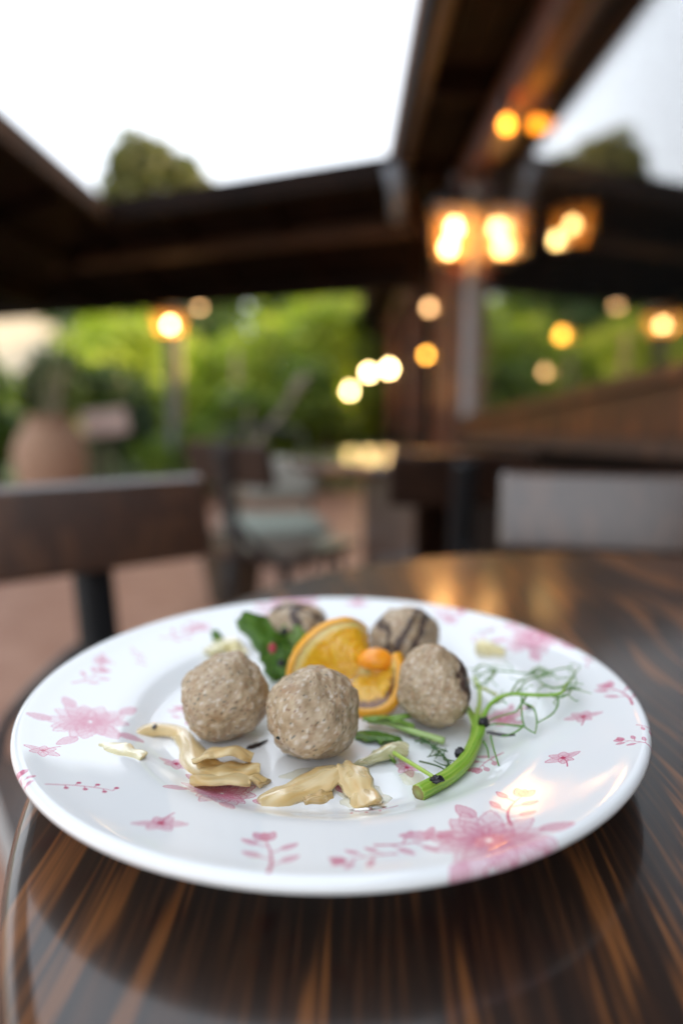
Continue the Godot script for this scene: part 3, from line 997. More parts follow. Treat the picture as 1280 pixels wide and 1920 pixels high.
# a petal or leaf: pale fill, darker outline and veins
func petal(o: Vector2, ang: float, length: float, width: float, fill: float, edge: float, veins := 4) -> void:
	var d := Vector2(cos(ang), sin(ang))
	var n := Vector2(-d.y, d.x)
	var steps := int(length / 0.22)
	for k in steps:
		var t := float(k) / steps
		var w := width * 0.5 * pow(sin(PI * pow(t, 0.75)), 0.8)
		var m := int(w * 2 / 0.25) + 1
		for q in m + 1:
			var s := -1.0 + 2.0 * q / m
			var p := o + d * length * t + n * w * s
			dab(p.x, p.y, 0.16, fill * (0.65 + 0.5 * fine.get_noise_2d(p.x * 2.2, p.y * 2.2)))
	for sg in [-1.0, 1.0]:
		var e := []
		for k in 13:
			var t := k / 12.0
			e.append(o + d * length * t + n * sg * width * 0.5 * (pow(sin(PI * pow(t, 0.75)), 0.8) + 0.08 * sin(k * 3.0)))
		line(e, 0.14, edge)
	for k in veins:
		var s := -0.75 + 1.5 * (k + 0.5) / veins
		line(curve2(o, o + d * length * 0.5 + n * width * 0.5 * s, o + d * length * rng.randf_range(0.7, 0.95) + n * width * 0.45 * s), 0.13, edge * rng.randf_range(0.6, 1.0), 0.5)


func butterfly_bloom(o: Vector2, ang: float, s: float) -> void:
	for q in [[0.0, 9.0, 4.2], [0.9, 6.5, 4.4], [2.2, 6.0, 4.6], [3.0, 9.5, 3.4], [-1.0, 6.0, 4.2], [-2.1, 5.0, 3.6]]:
		petal(o, ang + q[0], q[1] * s, q[2] * s, 0.20, 0.62, 5)
	dab(o.x, o.y, 1.1 * s, 0.85)
	line(curve2(o, o + Vector2(cos(ang - 1.5), sin(ang - 1.5)) * 4 * s, o + Vector2(cos(ang - 1.2), sin(ang - 1.2)) * 9 * s), 0.25, 0.6)


func sprig(o: Vector2, ang: float, s: float, bend: float) -> void:
	var d := Vector2(cos(ang), sin(ang))
	var n := Vector2(-d.y, d.x)
	var c := curve2(o, o + d * 10 * s + n * bend * s, o + d * 22 * s + n * bend * 0.2 * s, 16)
	line(c, 0.55 * s, 0.62, 0.6)
	for k in [4, 7, 10, 13]:
		var p: Vector2 = c[k]
		var sg := 1.0 if k % 2 == 0 else -1.0
		var q := p + (d * 0.6 + n * sg).normalized() * 4.0 * s
		line([p, q], 0.25 * s, 0.55)
		petal(q, ang + sg * rng.randf_range(0.7, 1.1), 6.5 * s, 2.6 * s, 0.42, 0.62, 3)
	petal(c[-1], ang + 0.5, 7 * s, 4 * s, 0.45, 0.7, 4)
	petal(c[-1], ang - 0.5, 7 * s, 4 * s, 0.45, 0.7, 4)
	petal(c[-1], ang, 6 * s, 3.4 * s, 0.5, 0.7, 4)


func berry_twig(o: Vector2, ang: float, s: float) -> void:
	var d := Vector2(cos(ang), sin(ang))
	var n := Vector2(-d.y, d.x)
	var c := curve2(o, o + d * 11 * s - n * 4 * s, o + d * 24 * s, 14)
	line(c, 0.3 * s, 0.55, 0.4)
	for k in range(4, 15, 2):
		var p: Vector2 = c[k]
		var q := p + (d * 0.4 + n * (1.0 if k % 4 == 0 else -1.0)).normalized() * 2.6 * s
		line([p, q], 0.2 * s, 0.5)
		dab(q.x, q.y, 0.9 * s, 0.65)


func peony(o: Vector2, s: float, ang: float) -> void:
	for ring in [[14, 13.0, 9.5, 0.30], [11, 9.5, 8.0, 0.42], [8, 6.5, 6.0, 0.52], [5, 3.5, 4.5, 0.58]]:
		for k in ring[0]:
			var a: float = ang + TAU * k / ring[0] + rng.randf_range(-0.2, 0.2)
			petal(o + Vector2(cos(a), sin(a)) * ring[1] * 0.22 * s, a, ring[1] * s * rng.randf_range(0.8, 1.1), ring[2] * s * 0.7, ring[3] * rng.randf_range(0.4, 1.0), 0.6, 5)
	for k in 5:
		var a := ang + TAU * k / 5.0 + rng.randf_range(-0.3, 0.3)
		var q := o + Vector2(cos(a), sin(a)) * 13.0 * s
		petal(q, a + rng.randf_range(-0.5, 0.5), 9 * s, 4.5 * s, 0.38, 0.6, 5)


func make_plate() -> void:
	rng.seed = 99
	ink.resize(INK * INK)
	ink.fill(0.0)
	peony(Vector2(-102, 30), 1.15, 0.3)
	peony(Vector2(48, 113), 1.25, 1.0)
	peony(Vector2(112, -60), 1.2, 2.0)
	peony(Vector2(-28, -121), 1.1, 0.7)
	peony(Vector2(-40, 68), 0.95, 0.1)
	peony(Vector2(30, -40), 1.0, 0.1)
	peony(Vector2(78, 8), 0.55, 0.1)
	for q in [[-108, 61, 0.25, 0.8], [-53, 102, -0.1, 0.95], [88, 59, 2.9, 0.85], [107, 27, 3.2, 0.9], [-80, -86, 0.5, 0.9], [14, -126, 0.2, 0.9], [70, -98, 1.2, 0.9], [-62, 47, 0.4, 0.8], [30, 48, 1.4, 0.8], [-118, -30, 1.4, 0.8]]:
		butterfly_bloom(Vector2(q[0], q[1]), q[2], q[3])
	for q in [[-16, 130, -1.75, 0.95, 3], [57, 104, -1.1, 0.95, -6], [14, 112, -0.2, 0.9, 3], [128, 26, -1.7, 0.9, 5], [120, 62, -2.3, 0.5, 1], [-122, -2, -1.2, 0.8, 4], [-98, -66, -0.8, 0.8, 4], [60, -112, 0.4, 0.8, 3], [-60, -108, 0.0, 0.7, 3], [70, 40, 2.4, 0.7, 4], [-10, 52, 0.6, 0.7, 4], [-66, 12, -2.0, 0.7, 3], [20, 118, 2.9, 0.7, 2], [122, 44, 0.9, 0.4, 0]]:
		sprig(Vector2(q[0], q[1]), q[2], q[3], q[4])
	for q in [[-96, 86, -0.15, 0.9], [96, -84, 2.5, 0.9], [125, -18, -1.0, 0.8], [-110, -50, 1.0, 0.8], [24, 76, 2.9, 0.7]]:
		berry_twig(Vector2(q[0], q[1]), q[2], q[3])
	sprig(Vector2(-103, 92), -1.9, 0.5, 2)
	var bytes := PackedByteArray()
	bytes.resize(INK * INK * 3)
	for k in INK * INK:
		var i := minf(ink[k] * 1.2, 1.0)
		bytes[k * 3] = int(235 - i * 50)
		bytes[k * 3 + 1] = int(237 - i * 190)
		bytes[k * 3 + 2] = int(238 - i * 150)
	var img := Image.create_from_data(INK, INK, false, Image.FORMAT_RGB8, bytes)
	var m := mat("china", Color.WHITE, 0.4)
	m.metallic_specular = 0.2
	m.albedo_texture = ImageTexture.create_from_image(img)
	m.clearcoat_enabled = true
	m.clearcoat = 1.0
	m.clearcoat_roughness = 0.03
	var p := thing("dinner_plate", "white china dinner plate with pink flower print on the round table", "plate", PLATE)
	var prof := []
	for r in [0.0, 20.0, 45.0, 66.0, 70.0, 73.0, 76.0, 78.0, 80.0, 82.0, 84.0, 86.0, 88.0, 90.0, 92.0, 94.0, 97.0, 100.0, 106.0, 112.0, 118.0, 124.0, 127.0, 129.0, 131.0]:
		# smoothed profile
		var h := (plate_height(r) + plate_height(maxf(r - 2.5, 0)) + plate_height(r + 2.5)) / 3.0
		prof.append(Vector2(r, h))
	prof.append_array([Vector2(132.6, 23.7), Vector2(134.0, 23.2), Vector2(134.8, 22.2), Vector2(135.0, 21.2), Vector2(134.6, 20.0), Vector2(133.6, 19.2), Vector2(132.0, 18.6), Vector2(127.0, 17.2), Vector2(106.0, 12.0), Vector2(96.0, 9.0), Vector2(88.0, 4.2), Vector2(84.0, 1.2), Vector2(82.0, 0.2), Vector2(79.0, 0.2), Vector2(77.5, 2.2), Vector2(40.0, 2.8), Vector2(0.0, 2.8)])
	var st := SurfaceTool.new()
	st.begin(Mesh.PRIMITIVE_TRIANGLES)
	st.set_smooth_group(0)
	var segs := 160
	for k in prof.size() - 1:
		for i in segs:
			var q := []
			for c in [[k, i], [k + 1, i], [k + 1, i + 1], [k, i + 1]]:
				var a: float = TAU * c[1] / segs
				var pp: Vector2 = prof[c[0]] * 0.001
				q.append(V(pp.x * cos(a), pp.y, pp.x * sin(a)))
			for c in [0, 1, 2, 0, 2, 3]:
				st.set_uv(Vector2(q[c].x / (INK_MM * 0.001) + 0.5, q[c].z / (INK_MM * 0.001) + 0.5))
				st.add_vertex(q[c])
	st.generate_normals()
	obj("dish", st.commit(), m, p, Vector3.ZERO, Basis.from_scale(V(1.006, 1.0, 1.006)))


# ---------------------------------------------------------------- food

func meatball(label: String, c: Vector3, r: Vector3, seed_: float, bands: Array, peak := 0.0) -> MeshInstance3D:
	var rows := []
	var cols := []
	var nu := 150
	var nv := 80
	for j in nv + 1:
		var row := []
		var crow := []
		var th := PI * j / nv
		for i in nu:
			var ph := TAU * i / nu
			var d := V(sin(th) * cos(ph), cos(th), sin(th) * sin(ph))
			var q := d + V(seed_, seed_ * 0.7, -seed_)
			var big := noise.get_noise_3d(q.x * 1.1, q.y * 1.1, q.z * 1.1)
			var med := noise.get_noise_3d(q.x * 4.0 + 9, q.y * 4.0, q.z * 4.0)
			var sm := fine.get_noise_3d(q.x * 13.0, q.y * 13.0, q.z * 13.0)
			var tiny := fine.get_noise_3d(q.x * 30.0, q.y * 30.0, q.z * 30.0)
			var huge := noise.get_noise_3d(q.x * 0.55 + 5, q.y * 0.55, q.z * 0.55)
			var k := 1.0 + 0.16 * huge + 0.10 * big + 0.032 * med + 0.006 * sm + 0.004 * tiny
			k += peak * pow(maxf(d.y, 0.0), 6.0)
			var p := d * k
			p = V(p.x * r.x, p.y * r.y, p.z * r.z)
			# flattened where it rests
			var lo := -r.y * 0.93
			if p.y < lo:
				p.y = lo + (p.y - lo) * 0.15
			row.append(PLATE + (c + p) * 0.001)
			var col := Color(0.34, 0.235, 0.135).lerp(Color(0.47, 0.36, 0.235), clampf(0.5 + 0.9 * med + 0.30 * sm + 0.12 * tiny, 0, 1))
			col = col.lerp(Color(0.30, 0.175, 0.085), smoothstep(0.15, 0.6, noise.get_noise_3d(q.x * 2.2 + 30, q.y * 2.2, q.z * 2.2) + 0.3 * sm) * 0.65)
			col = col.lerp(Color(0.62, 0.55, 0.46), smoothstep(0.40, 0.70, fine.get_noise_3d(q.x * 6 + 50, q.y * 6, q.z * 6)) * 0.6)
			col = col.lerp(Color(0.17, 0.075, 0.035), smoothstep(0.70, 0.82, fine.get_noise_3d(q.x * 8 - 50, q.y * 10, q.z * 10)) * 0.8)
			col = col.lerp(Color(0.07, 0.075, 0.055), smoothstep(0.78, 0.88, fine.get_noise_3d(q.x * 5 - 90, q.y * 7, q.z * 7)) * 0.85)
			for bnd in bands:
				var nn: Vector3 = bnd[0]
				var off: float = d.dot(nn.normalized()) - bnd[1] + 0.16 * noise.get_noise_3d(d.x * 2.2 + bnd[1], d.y * 2.2, d.z * 2.2)
				var kk := 1.0 - smoothstep(bnd[2] * 0.55, bnd[2], absf(off))
				if bnd.size() > 3:
					kk *= smoothstep(bnd[3] - 0.2, bnd[3] + 0.1, d.y)
				col = col.lerp(Color(0.035, 0.013, 0.010), kk * 0.93)
			crow.append(col)
		rows.append(row)
		cols.append(crow)
	var o := obj("meatball", sheet_mesh(rows, true, cols), M.meat)
	tag(o, label, "meatball", "meatballs on the plate")
	return o


# a soft cooked strip with thickness, widths along the path and ragged edges; across gives the width direction
func strip(called: String, label: String, pts: Array, widths: Array, thick: float, seed_: float, c0: Color, c1: Color, m: Material, category: String, group: String, across := Vector3.ZERO, parent: Node = self) -> MeshInstance3D:
	var p := smooth_path(pts, 10)
	var rows := []
	var cols := []
	var n := 17
	for k in p.size():
		var f := float(k) / (p.size() - 1)
		var d: Vector3 = (p[mini(k + 1, p.size() - 1)] - p[maxi(k - 1, 0)]).normalized()
		var x := across if across != Vector3.ZERO else V(d.z, 0.25, -d.x)
		x = (x - d * x.dot(d)).normalized()
		var y := d.cross(x).normalized()
		if y.y < 0: y = -y
		var wi := f * (widths.size() - 1)
		var w: float = lerpf(widths[int(wi)], widths[mini(int(wi) + 1, widths.size() - 1)], wi - int(wi)) * 0.5
		var rag := 1.0 + 0.16 * fine.get_noise_2d(f * 3.0 + seed_, seed_)
		var row := []
		var crow := []
		for side in [1.0, -1.0]:
			for q in n:
				var s := -1.0 + 2.0 * q / (n - 1)
				if side < 0: s = -s
				var edge := sqrt(maxf(0.0, 1.0 - pow(absf(s), 3.0)))
				var wob := 0.5 * fine.get_noise_3d(f * 2.2 + seed_, s * 0.7, seed_ * 2.0) * thick + 0.05 * thick * sin(s * 11.0 + 2.0 * fine.get_noise_2d(f * 2.0, seed_)) - 0.26 * w * s * s
				var pos: Vector3 = p[k] + x * w * rag * s + y * (side * thick * 0.5 * edge + wob)
				row.append(pos)
				var cn := clampf(0.5 + 0.6 * noise.get_noise_3d(f * 1.5 + seed_, s * 2.0, 4.0) + 0.35 * fine.get_noise_2d(s * 9.0 + seed_, f * 2.0), 0.0, 1.0)
				crow.append(c0.lerp(c1, cn))
		rows.append(row)
		cols.append(crow)
	for e in [0, -1]:
		var c := Vector3.ZERO
		for q in rows[e]: c += q
		c /= rows[e].size()
		var cap := []
		for q in rows[e]: cap.append(c)
		if e == 0:
			rows.push_front(cap)
			cols.push_front(cols[0])
		else:
			rows.append(cap)
			cols.append(cols[-1])
	var real := []
	for r in rows:
		var rr := []
		for q in r: rr.append(PLATE + q * 0.001)
		real.append(rr)
	var o := obj(called, sheet_mesh(real, true, cols), m, parent)
	if parent == self:
		tag(o, label, category, group)
	return o


func sphere_bit(called: String, label: String, category: String, c: Vector3, r: Vector3, m: Material, seed_: float, group := "", parent: Node = self) -> MeshInstance3D:
	var rows := []
	for j in 13:
		var row := []
		for i in 18:
			var th := PI * j / 12.0
			var ph := TAU * i / 18.0
			var d := V(sin(th) * cos(ph), cos(th), sin(th) * sin(ph))
			var k := 1.0 + (0.7 if m == M.black_bit else 0.25) * noise.get_noise_3d(d.x + seed_, d.y, d.z)
			row.append(PLATE + (c + V(d.x * r.x, d.y * r.y, d.z * r.z) * k) * 0.001)
		rows.append(row)
	var o := obj(called, sheet_mesh(rows, true), m, parent)
	if parent == self:
		tag(o, label, category, group)
	return o


func food() -> void:
	rng.seed = 17
	var g := "meatballs on the plate"
	var left_ball := meatball("grey brown meatball left of the front one, leaning against it", V(-46.1, 24.6, 20.9), V(19.4, 18.6, 19.0), 1.3, [])
	var front_ball := meatball("front meatball nearest the viewer, in the middle of the plate", V(-7.8, 25.0, 38.8), V(19.3, 19.2, 19.0), 5.1, [])
	meatball("peaked meatball right of the orange slice with a brown sauce edge", V(45.6, 23.2, 10.2), V(16.4, 17.2, 16.8), 9.4, [[V(1, 0.15, 0.12), 0.86, 0.16]], 0.22)
	meatball("back right meatball striped with dark sauce", V(37.4, 24.0, -51.0), V(19.2, 18.2, 18.5), 13.0, [[V(0.8, -0.4, 0.2), -0.05, 0.10, -0.2], [V(0.85, -0.3, 0.1), 0.30, 0.13, -0.2], [V(-0.9, 0.1, 0.35), 0.80, 0.10]])
	meatball("half hidden meatball at the back left striped with dark sauce", V(-22.0, 24.5, -66.0), V(17.5, 16.6, 17.0), 17.7, [[V(0.3, 0.5, -0.9), 0.15, 0.12, 0.0], [V(0.8, 0.4, 0.3), 0.55, 0.16, 0.0]])
	for q in [[front_ball, V(-20.0, 21.0, 50.8), V(1.7, 1.0, 0.8)], [front_ball, V(-22.5, 22.5, 48.5), V(0.8, 0.6, 0.6)], [front_ball, V(-10.0, 38.5, 51.0), V(1.0, 0.5, 0.6)], [left_ball, V(-54.0, 34.0, 34.0), V(1.9, 0.9, 1.0)]]:
		sphere_bit("herb_fleck", "", "", q[1], q[2], M.herb, q[1].x, "", q[0])
	orange()
	salad()
	onions()
	fennel()
	# sauce and small black bits
	for q in [[[V(65.4, 13.5, 31.9), V(70.3, 13.0, 33.3), V(76.2, 14.5, 36.6)], 0.9, 0.3, "short black streak beside the fennel fork"], [[V(56, 12.0, -78), V(67.9, 14.2, -82.4), V(80.1, 17.8, -80.0), V(93.7, 20.3, -77.1)], 0.8, 0.35, "long dark sauce streak on the rim behind the meatballs"], [[V(-36.0, 7.2, 34.4), V(-31.9, 7.2, 30.8), V(-27.8, 7.2, 27.2)], 1.3, 0.9, "dark sauce streak between the two front meatballs"]]:
		strip("sauce_streak", q[3], q[0], [0.4, q[1] * 2.2, q[1] * 2.6, q[2] * 2.0, 0.3], 0.7, q[1] * 7.0, Color(0.012, 0.005, 0.006), Color(0.02, 0.008, 0.007), M.balsamic, "sauce", "dark sauce streaks")
	for q in [[V(39.0, 14.8, 70.2), V(2.2, 1.3, 1.6), "black and white sprout seed on the thick fennel stem"], [V(52.0, 10.8, 44.5), V(2.3, 2.1, 1.6), "dark purple crumb behind the thick fennel stem"], [V(64.8, 15.6, 27.6), V(2.2, 2.4, 1.6), "black bit at the fork of the fennel stem"], [V(89.5, 13.8, 9.0), V(1.5, 0.5, 0.7), "tiny dark speck beneath the fennel threads"], [V(-57.0, 7.3, 57.5), V(1.0, 0.45, 0.7), "tiny brown sauce dot left of the onions"]]:
		sphere_bit("dark_crumb", q[2], "crumb", q[0], q[1], M.black_bit, q[0].x, "dark crumbs on the plate")
	# thin pools of oil
	for q in [[V(12, 7.0, 70), V(10, 0.5, 9), "yellow oil pool around the short onion strip"], [V(-6, 7.0, 54), V(13, 0.4, 6), "thin oil pool in front of the middle meatball"], [V(31, 7.0, 56), V(4.5, 0.4, 5), "small oil drop left of the fennel stem"]]:
		oil_pool(q[2], q[0], q[1])


func oil_pool(label: String, c: Vector3, r: Vector3) -> void:
	var rows := []
	for j in 12:
		var row := []
		var t := mini(j, 10) / 10.0
		for i in 40:
			var a := TAU * i / 40.0
			var k := 1.0 + 0.35 * noise.get_noise_2d(cos(a) * 0.8 + c.x, sin(a) * 0.8)
			var p := V(cos(a) * r.x * k * t, 0, sin(a) * r.z * k * t)
			var h := plate_height(Vector2(c.x + p.x, c.z + p.z).length())
			p.y = h + 0.02 + r.y * pow(1.0 - t * t, 1.5)
			if j == 11:
				p = V(0, 5.5, 0)
			row.append(PLATE + V(c.x + p.x, p.y, c.z + p.z) * 0.001)
		rows.append(row)
	tag(obj("oil_pool", sheet_mesh(rows, true), M.olive_oil), label, "oil", "oil pools on the plate")


func orange() -> void:
	var s := thing("orange_slice", "twisted orange slice standing between the meatballs", "orange slice", PLATE)
	var c := V(17.1, 19.7, -16.0)
	var A := smooth_path([V(-10.0, 9.5, -9.0), V(-18.0, 13.0, -11.0), V(-19.9, 21.0, -13.0), V(-16.9, 30.2, -15.0), V(-10.4, 37.7, -17.0), V(-1.3, 42.7, -20.0), V(8.0, 43.0, -23.0), V(14.9, 35.8, -31.0)], 5)
	var B := smooth_path([V(30.2, 31.3, -10.0), V(31.4, 27.1, -6.0), V(31.2, 20.7, -1.0), V(28.5, 14.6, 2.5), V(22.7, 10.0, 4.0), V(15.0, 8.4, 3.0), V(7.0, 9.0, 0.0), V(0.0, 11.5, -4.0)], 5)
	for w in 2:
		var arc: Array = [A, B][w]
		var n := arc.size()
		var rows_f := []
		var rows_b := []
		var cols := []
		var nr := 22
		for k in n:
			var rf := []
			var rb := []
			var cr := []
			var d: Vector3 = arc[mini(k + 1, n - 1)] - arc[maxi(k - 1, 0)]
			var nm: Vector3 = d.cross(arc[k] - c).normalized()
			if nm.z < 0: nm = -nm
			for j in nr + 1:
				var t := 0.04 + 0.96 * j / nr
				var p := c.lerp(arc[k], t)
				var seg := absf(fposmod(k * 0.33 + 0.25, 1.0) - 0.5) * 2.0
				var mem := smoothstep(0.80, 0.97, seg)
				var pith := smoothstep(0.86, 0.93, t)
				var core := 1.0 - smoothstep(0.10, 0.22, t)
				var ves := fine.get_noise_2d(k * 1.1 + 40 * w, j * 0.55)
				var flesh := Color(0.78, 0.39, 0.010).lerp(Color(0.88, 0.52, 0.03), clampf(0.5 + ves, 0, 1))
				var col := flesh.lerp(Color(0.90, 0.72, 0.30), maxf(mem * 0.7, maxf(pith, core) * 0.85))
				if w == 1:
					var stain := smoothstep(0.76, 0.86, t + 0.06 * ves) * smoothstep(0.12, 0.3, float(k) / n + 0.1 * ves)
					col = col.lerp(Color(0.13, 0.03, 0.008), stain * 0.92)
				var bump := 0.45 * ves * (1.0 - pith) - 0.35 * mem
				rf.append((p + nm * (2.6 + bump)) * 0.001)
				rb.append((p - nm * 2.6) * 0.001)
				cr.append(col)
			rows_f.append(rf)
			rows_b.append(rb)
			cols.append(cr)
		var st := SurfaceTool.new()
		st.begin(Mesh.PRIMITIVE_TRIANGLES)
		sheet(st, rows_f, false, cols)
		sheet(st, rows_b, false, cols, true)
		for e in [0, n - 1]:
			sheet(st, [rows_f[e], rows_b[e]], false, [cols[e], cols[e]])
		var inner_f := []
		var inner_b := []
		var inner_c := []
		for k in n:
			inner_f.append(rows_f[k][0])
			inner_b.append(rows_b[k][0])
			inner_c.append(cols[k][0])
		sheet(st, [inner_f, inner_b], false, [inner_c, inner_c])
		st.generate_normals()
		obj("flesh", st.commit(), M.orange_flesh, s)
		# peel: rounded band outside the flesh
		var prow := []
		var pcol := []
		for k in n:
			var d: Vector3 = arc[mini(k + 1, n - 1)] - arc[maxi(k - 1, 0)]
			var out: Vector3 = (arc[k] - c).normalized()
			var nm: Vector3 = d.cross(arc[k] - c).normalized()
			if nm.z < 0: nm = -nm
			var row := []
			var crow := []
			for q in [[-0.2, 3.0], [0.8, 3.3], [2.2, 2.6], [3.0, 1.0], [3.0, -1.0], [2.2, -2.6], [0.8, -3.3], [-0.2, -3.0]]:
				var dim := 0.25 * fine.get_noise_2d(k * 1.7, q[1] * 2.0)
				row.append((arc[k] + out * (q[0] + dim) + nm * q[1]) * 0.001)
				var inside: float = clampf(1.0 - q[0] / 1.2, 0, 1)
				crow.append(Color(0.84, 0.37, 0.008).lerp(Color(0.88, 0.62, 0.22), inside * 0.7) * (1.0 + 0.3 * dim))
			prow.append(row)
			pcol.append(crow)
		for e in [0, -1]:
			var m := Vector3.ZERO
			for q in prow[e]: m += q
			var cap := []
			for q in 8: cap.append(m / 8.0)
			if e == 0:
				prow.push_front(cap)
				pcol.push_front(pcol[0])
			else:
				prow.append(cap)
				pcol.append(pcol[-1])
		obj("peel", sheet_mesh(prow, true, pcol), M.orange_peel, s)
	# small piece of orange fruit leaning on the slice
	var rows := []
	var cols := []
	for j in 17:
		var row := []
		var crow := []
		for i in 26:
			var th := PI * j / 16.0
			var ph := TAU * i / 26.0
			var d := V(sin(th) * cos(ph), cos(th), sin(th) * sin(ph))
			var k := 1.0 + 0.10 * noise.get_noise_3d(d.x, d.y, d.z)
			row.append(PLATE + (V(20.3, 29.0, -9.5) + V(d.x * 8.8, maxf(d.y, -0.5) * 5.6, d.z * 6.0) * k) * 0.001)
			crow.append(Color(0.90, 0.27, 0.008).lerp(Color(0.92, 0.36, 0.012), rng.randf()))
		rows.append(row)
		cols.append(crow)
	tag(obj("kumquat_piece", sheet_mesh(rows, true, cols), M.orange_peel), "small shiny deep orange fruit piece perched on the orange slice", "fruit")


# a leaf blade with thickness along a spine
func blade(parent: Node, called: String, pts: Array, width: float, cup: float, c0: Color, c1: Color, seed_: float, across := Vector3.RIGHT) -> void:
	var p := smooth_path(pts, 7)
	var up := []
	var dn := []
	var cols := []
	for k in p.size():
		var f := float(k) / (p.size() - 1)
		var d: Vector3 = (p[mini(k + 1, p.size() - 1)] - p[maxi(k - 1, 0)]).normalized()
		var x := (across - d * across.dot(d)).normalized()
		var y := d.cross(x).normalized()
		var w := width * 0.5 * (0.18 + 0.82 * pow(sin(PI * clampf(pow(f, 0.8) * 0.93 + 0.05, 0, 1)), 0.6))
		var ru := []
		var rd := []
		var rc := []
		for q in 13:
			var s := -1.0 + q / 6.0
			var wav := 0.14 * width * noise.get_noise_2d(f * 4 + seed_, s * 1.5) * absf(s)
			var pos: Vector3 = p[k] + x * w * s * (1.0 + 0.12 * sin(f * 17.0 + seed_ + s)) + y * (cup * width * s * s + wav)
			var vein := 1.0 - smoothstep(0.02, 0.10, absf(s))
			vein = maxf(vein, 0.6 * (1.0 - smoothstep(0.03, 0.14, absf(fposmod(f * 6.0 - absf(s) * 0.9, 1.0) - 0.5))))
			pos += y * 0.25 * vein
			ru.append(PLATE + (pos + y * 0.22) * 0.001)
			rd.append(PLATE + (pos - y * 0.22) * 0.001)
			rc.append(c0.lerp(c1, clampf(0.35 + 0.5 * noise.get_noise_2d(f * 3 + seed_, s * 2) + 0.35 * vein, 0, 1)))
		up.append(ru)
		dn.append(rd)
		cols.append(rc)
	var st := SurfaceTool.new()
	st.begin(Mesh.PRIMITIVE_TRIANGLES)
	sheet(st, up, false, cols)
	sheet(st, dn, false, cols, true)
	for e in [0, 12]:
		var a := []
		var b := []
		var cc := []
		for k in up.size():
			a.append(up[k][e])
			b.append(dn[k][e])
			cc.append(cols[k][e])
		sheet(st, [a, b], false, [cc, cc])
	st.generate_normals()
	obj(called, st.commit(), M.salad_leaf, parent)


func salad() -> void:
	var dk := Color(0.035, 0.11, 0.010)
	var md := Color(0.15, 0.31, 0.028)
	var lt := Color(0.24, 0.36, 0.10)
	var a := thing("dark_salad_leaf", "dark green salad leaf curling up behind the left meatball", "salad leaf")
	blade(a, "leaf_blade", [V(-27, 8.5, -42), V(-31, 16, -42), V(-37, 26, -41), V(-44, 34, -40), V(-50, 39.5, -38)], 19.0, 0.22, dk, md, 1.0, V(0.8, 0.55, 0.3))
	blade(a, "leaf_blade", [V(-26, 8, -38), V(-28, 15, -36), V(-31, 23, -35), V(-35, 30, -35)], 17.0, -0.15, dk, md, 4.0, V(0.9, 0.3, 0.2))
	var b := thing("pale_salad_leaf", "pale green salad leaf between the back meatball and orange", "salad leaf")
	blade(b, "leaf_blade", [V(-25, 9, -40), V(-24, 18, -44), V(-22, 26, -47), V(-18, 32, -49)], 20.0, 0.12, md, lt, 8.0, V(1, -0.2, 0.1))
	blade(b, "leaf_blade", [V(-24, 8, -34), V(-26, 14, -32), V(-27, 21, -33), V(-26, 27, -35)], 15.0, 0.2, dk, md, 12.0, V(1, 0.1, 0.3))
	sphere_bit("radish_piece", "tiny red and pink piece on the dark salad leaf", "radish", V(-31.5, 27.0, -31.0), V(2.0, 2.8, 1.2), M.pink_bit, 2.0)
	for q in [[V(-27.0, 19.5, -29.5), "black bead low on the salad leaf by the front meatball"], [V(-26.0, 31.5, -43.0), "black bead high on the pale salad leaf"]]:
		sphere_bit("dark_bead", q[1], "bead", q[0], V(1.9, 2.0, 1.5), M.black_bit, q[0].x, "black beads on the salad")
	var c := thing("salad_sprig", "small curly green sprig under the orange slice and right meatball", "salad sprig")
	blade(c, "leaf_blade", [V(10, 8, 22), V(18, 9, 24), V(26, 9.5, 28), V(31, 9, 33)], 12.0, 0.15, dk, md, 15.0, V(0.3, 0.2, 1))
	blade(c, "leaf_blade", [V(14, 11, 13), V(22, 13, 16), V(29, 13, 19), V(36, 12, 23)], 8.0, 0.25, md, lt, 18.0, V(0.3, 0.5, 1))
	blade(c, "leaf_blade", [V(24, 12, 15), V(30, 14, 17), V(35, 14, 16)], 6.0, 0.3, md, lt, 21.0, V(0.3, 0.5, 1))
	blade(c, "leaf_blade", [V(17, 8, 38), V(22, 8.4, 41), V(26, 8, 46)], 6.0, 0.2, md, lt, 25.0, V(0.6, 0.2, 1))
	var st := SurfaceTool.new()
	st.begin(Mesh.PRIMITIVE_TRIANGLES)
	tube(st, mm([V(15.9, 10.5, 16.2), V(25.3, 10.8, 19.3), V(34.1, 10.5, 25.2), V(47.5, 9.2, 31.6)]), 0.0010, 0.0016, 9, 6, Color(0.33, 0.46, 0.16))
	st.generate_normals()
	obj("stalk", st.commit(), M.fennel, c)
	blade(self_thing("herb_tip", "tiny green leaf tip at the back left beside an onion piece", "herb"), "leaf_blade", [V(-66, 15.5, -66), V(-67, 20, -66), V(-69, 24, -66)], 6.0, 0.2, dk, md, 31.0, V(1, 0, 0.2))


func self_thing(called: String, label: String, category: String) -> Node3D:
	return thing(called, label, category)


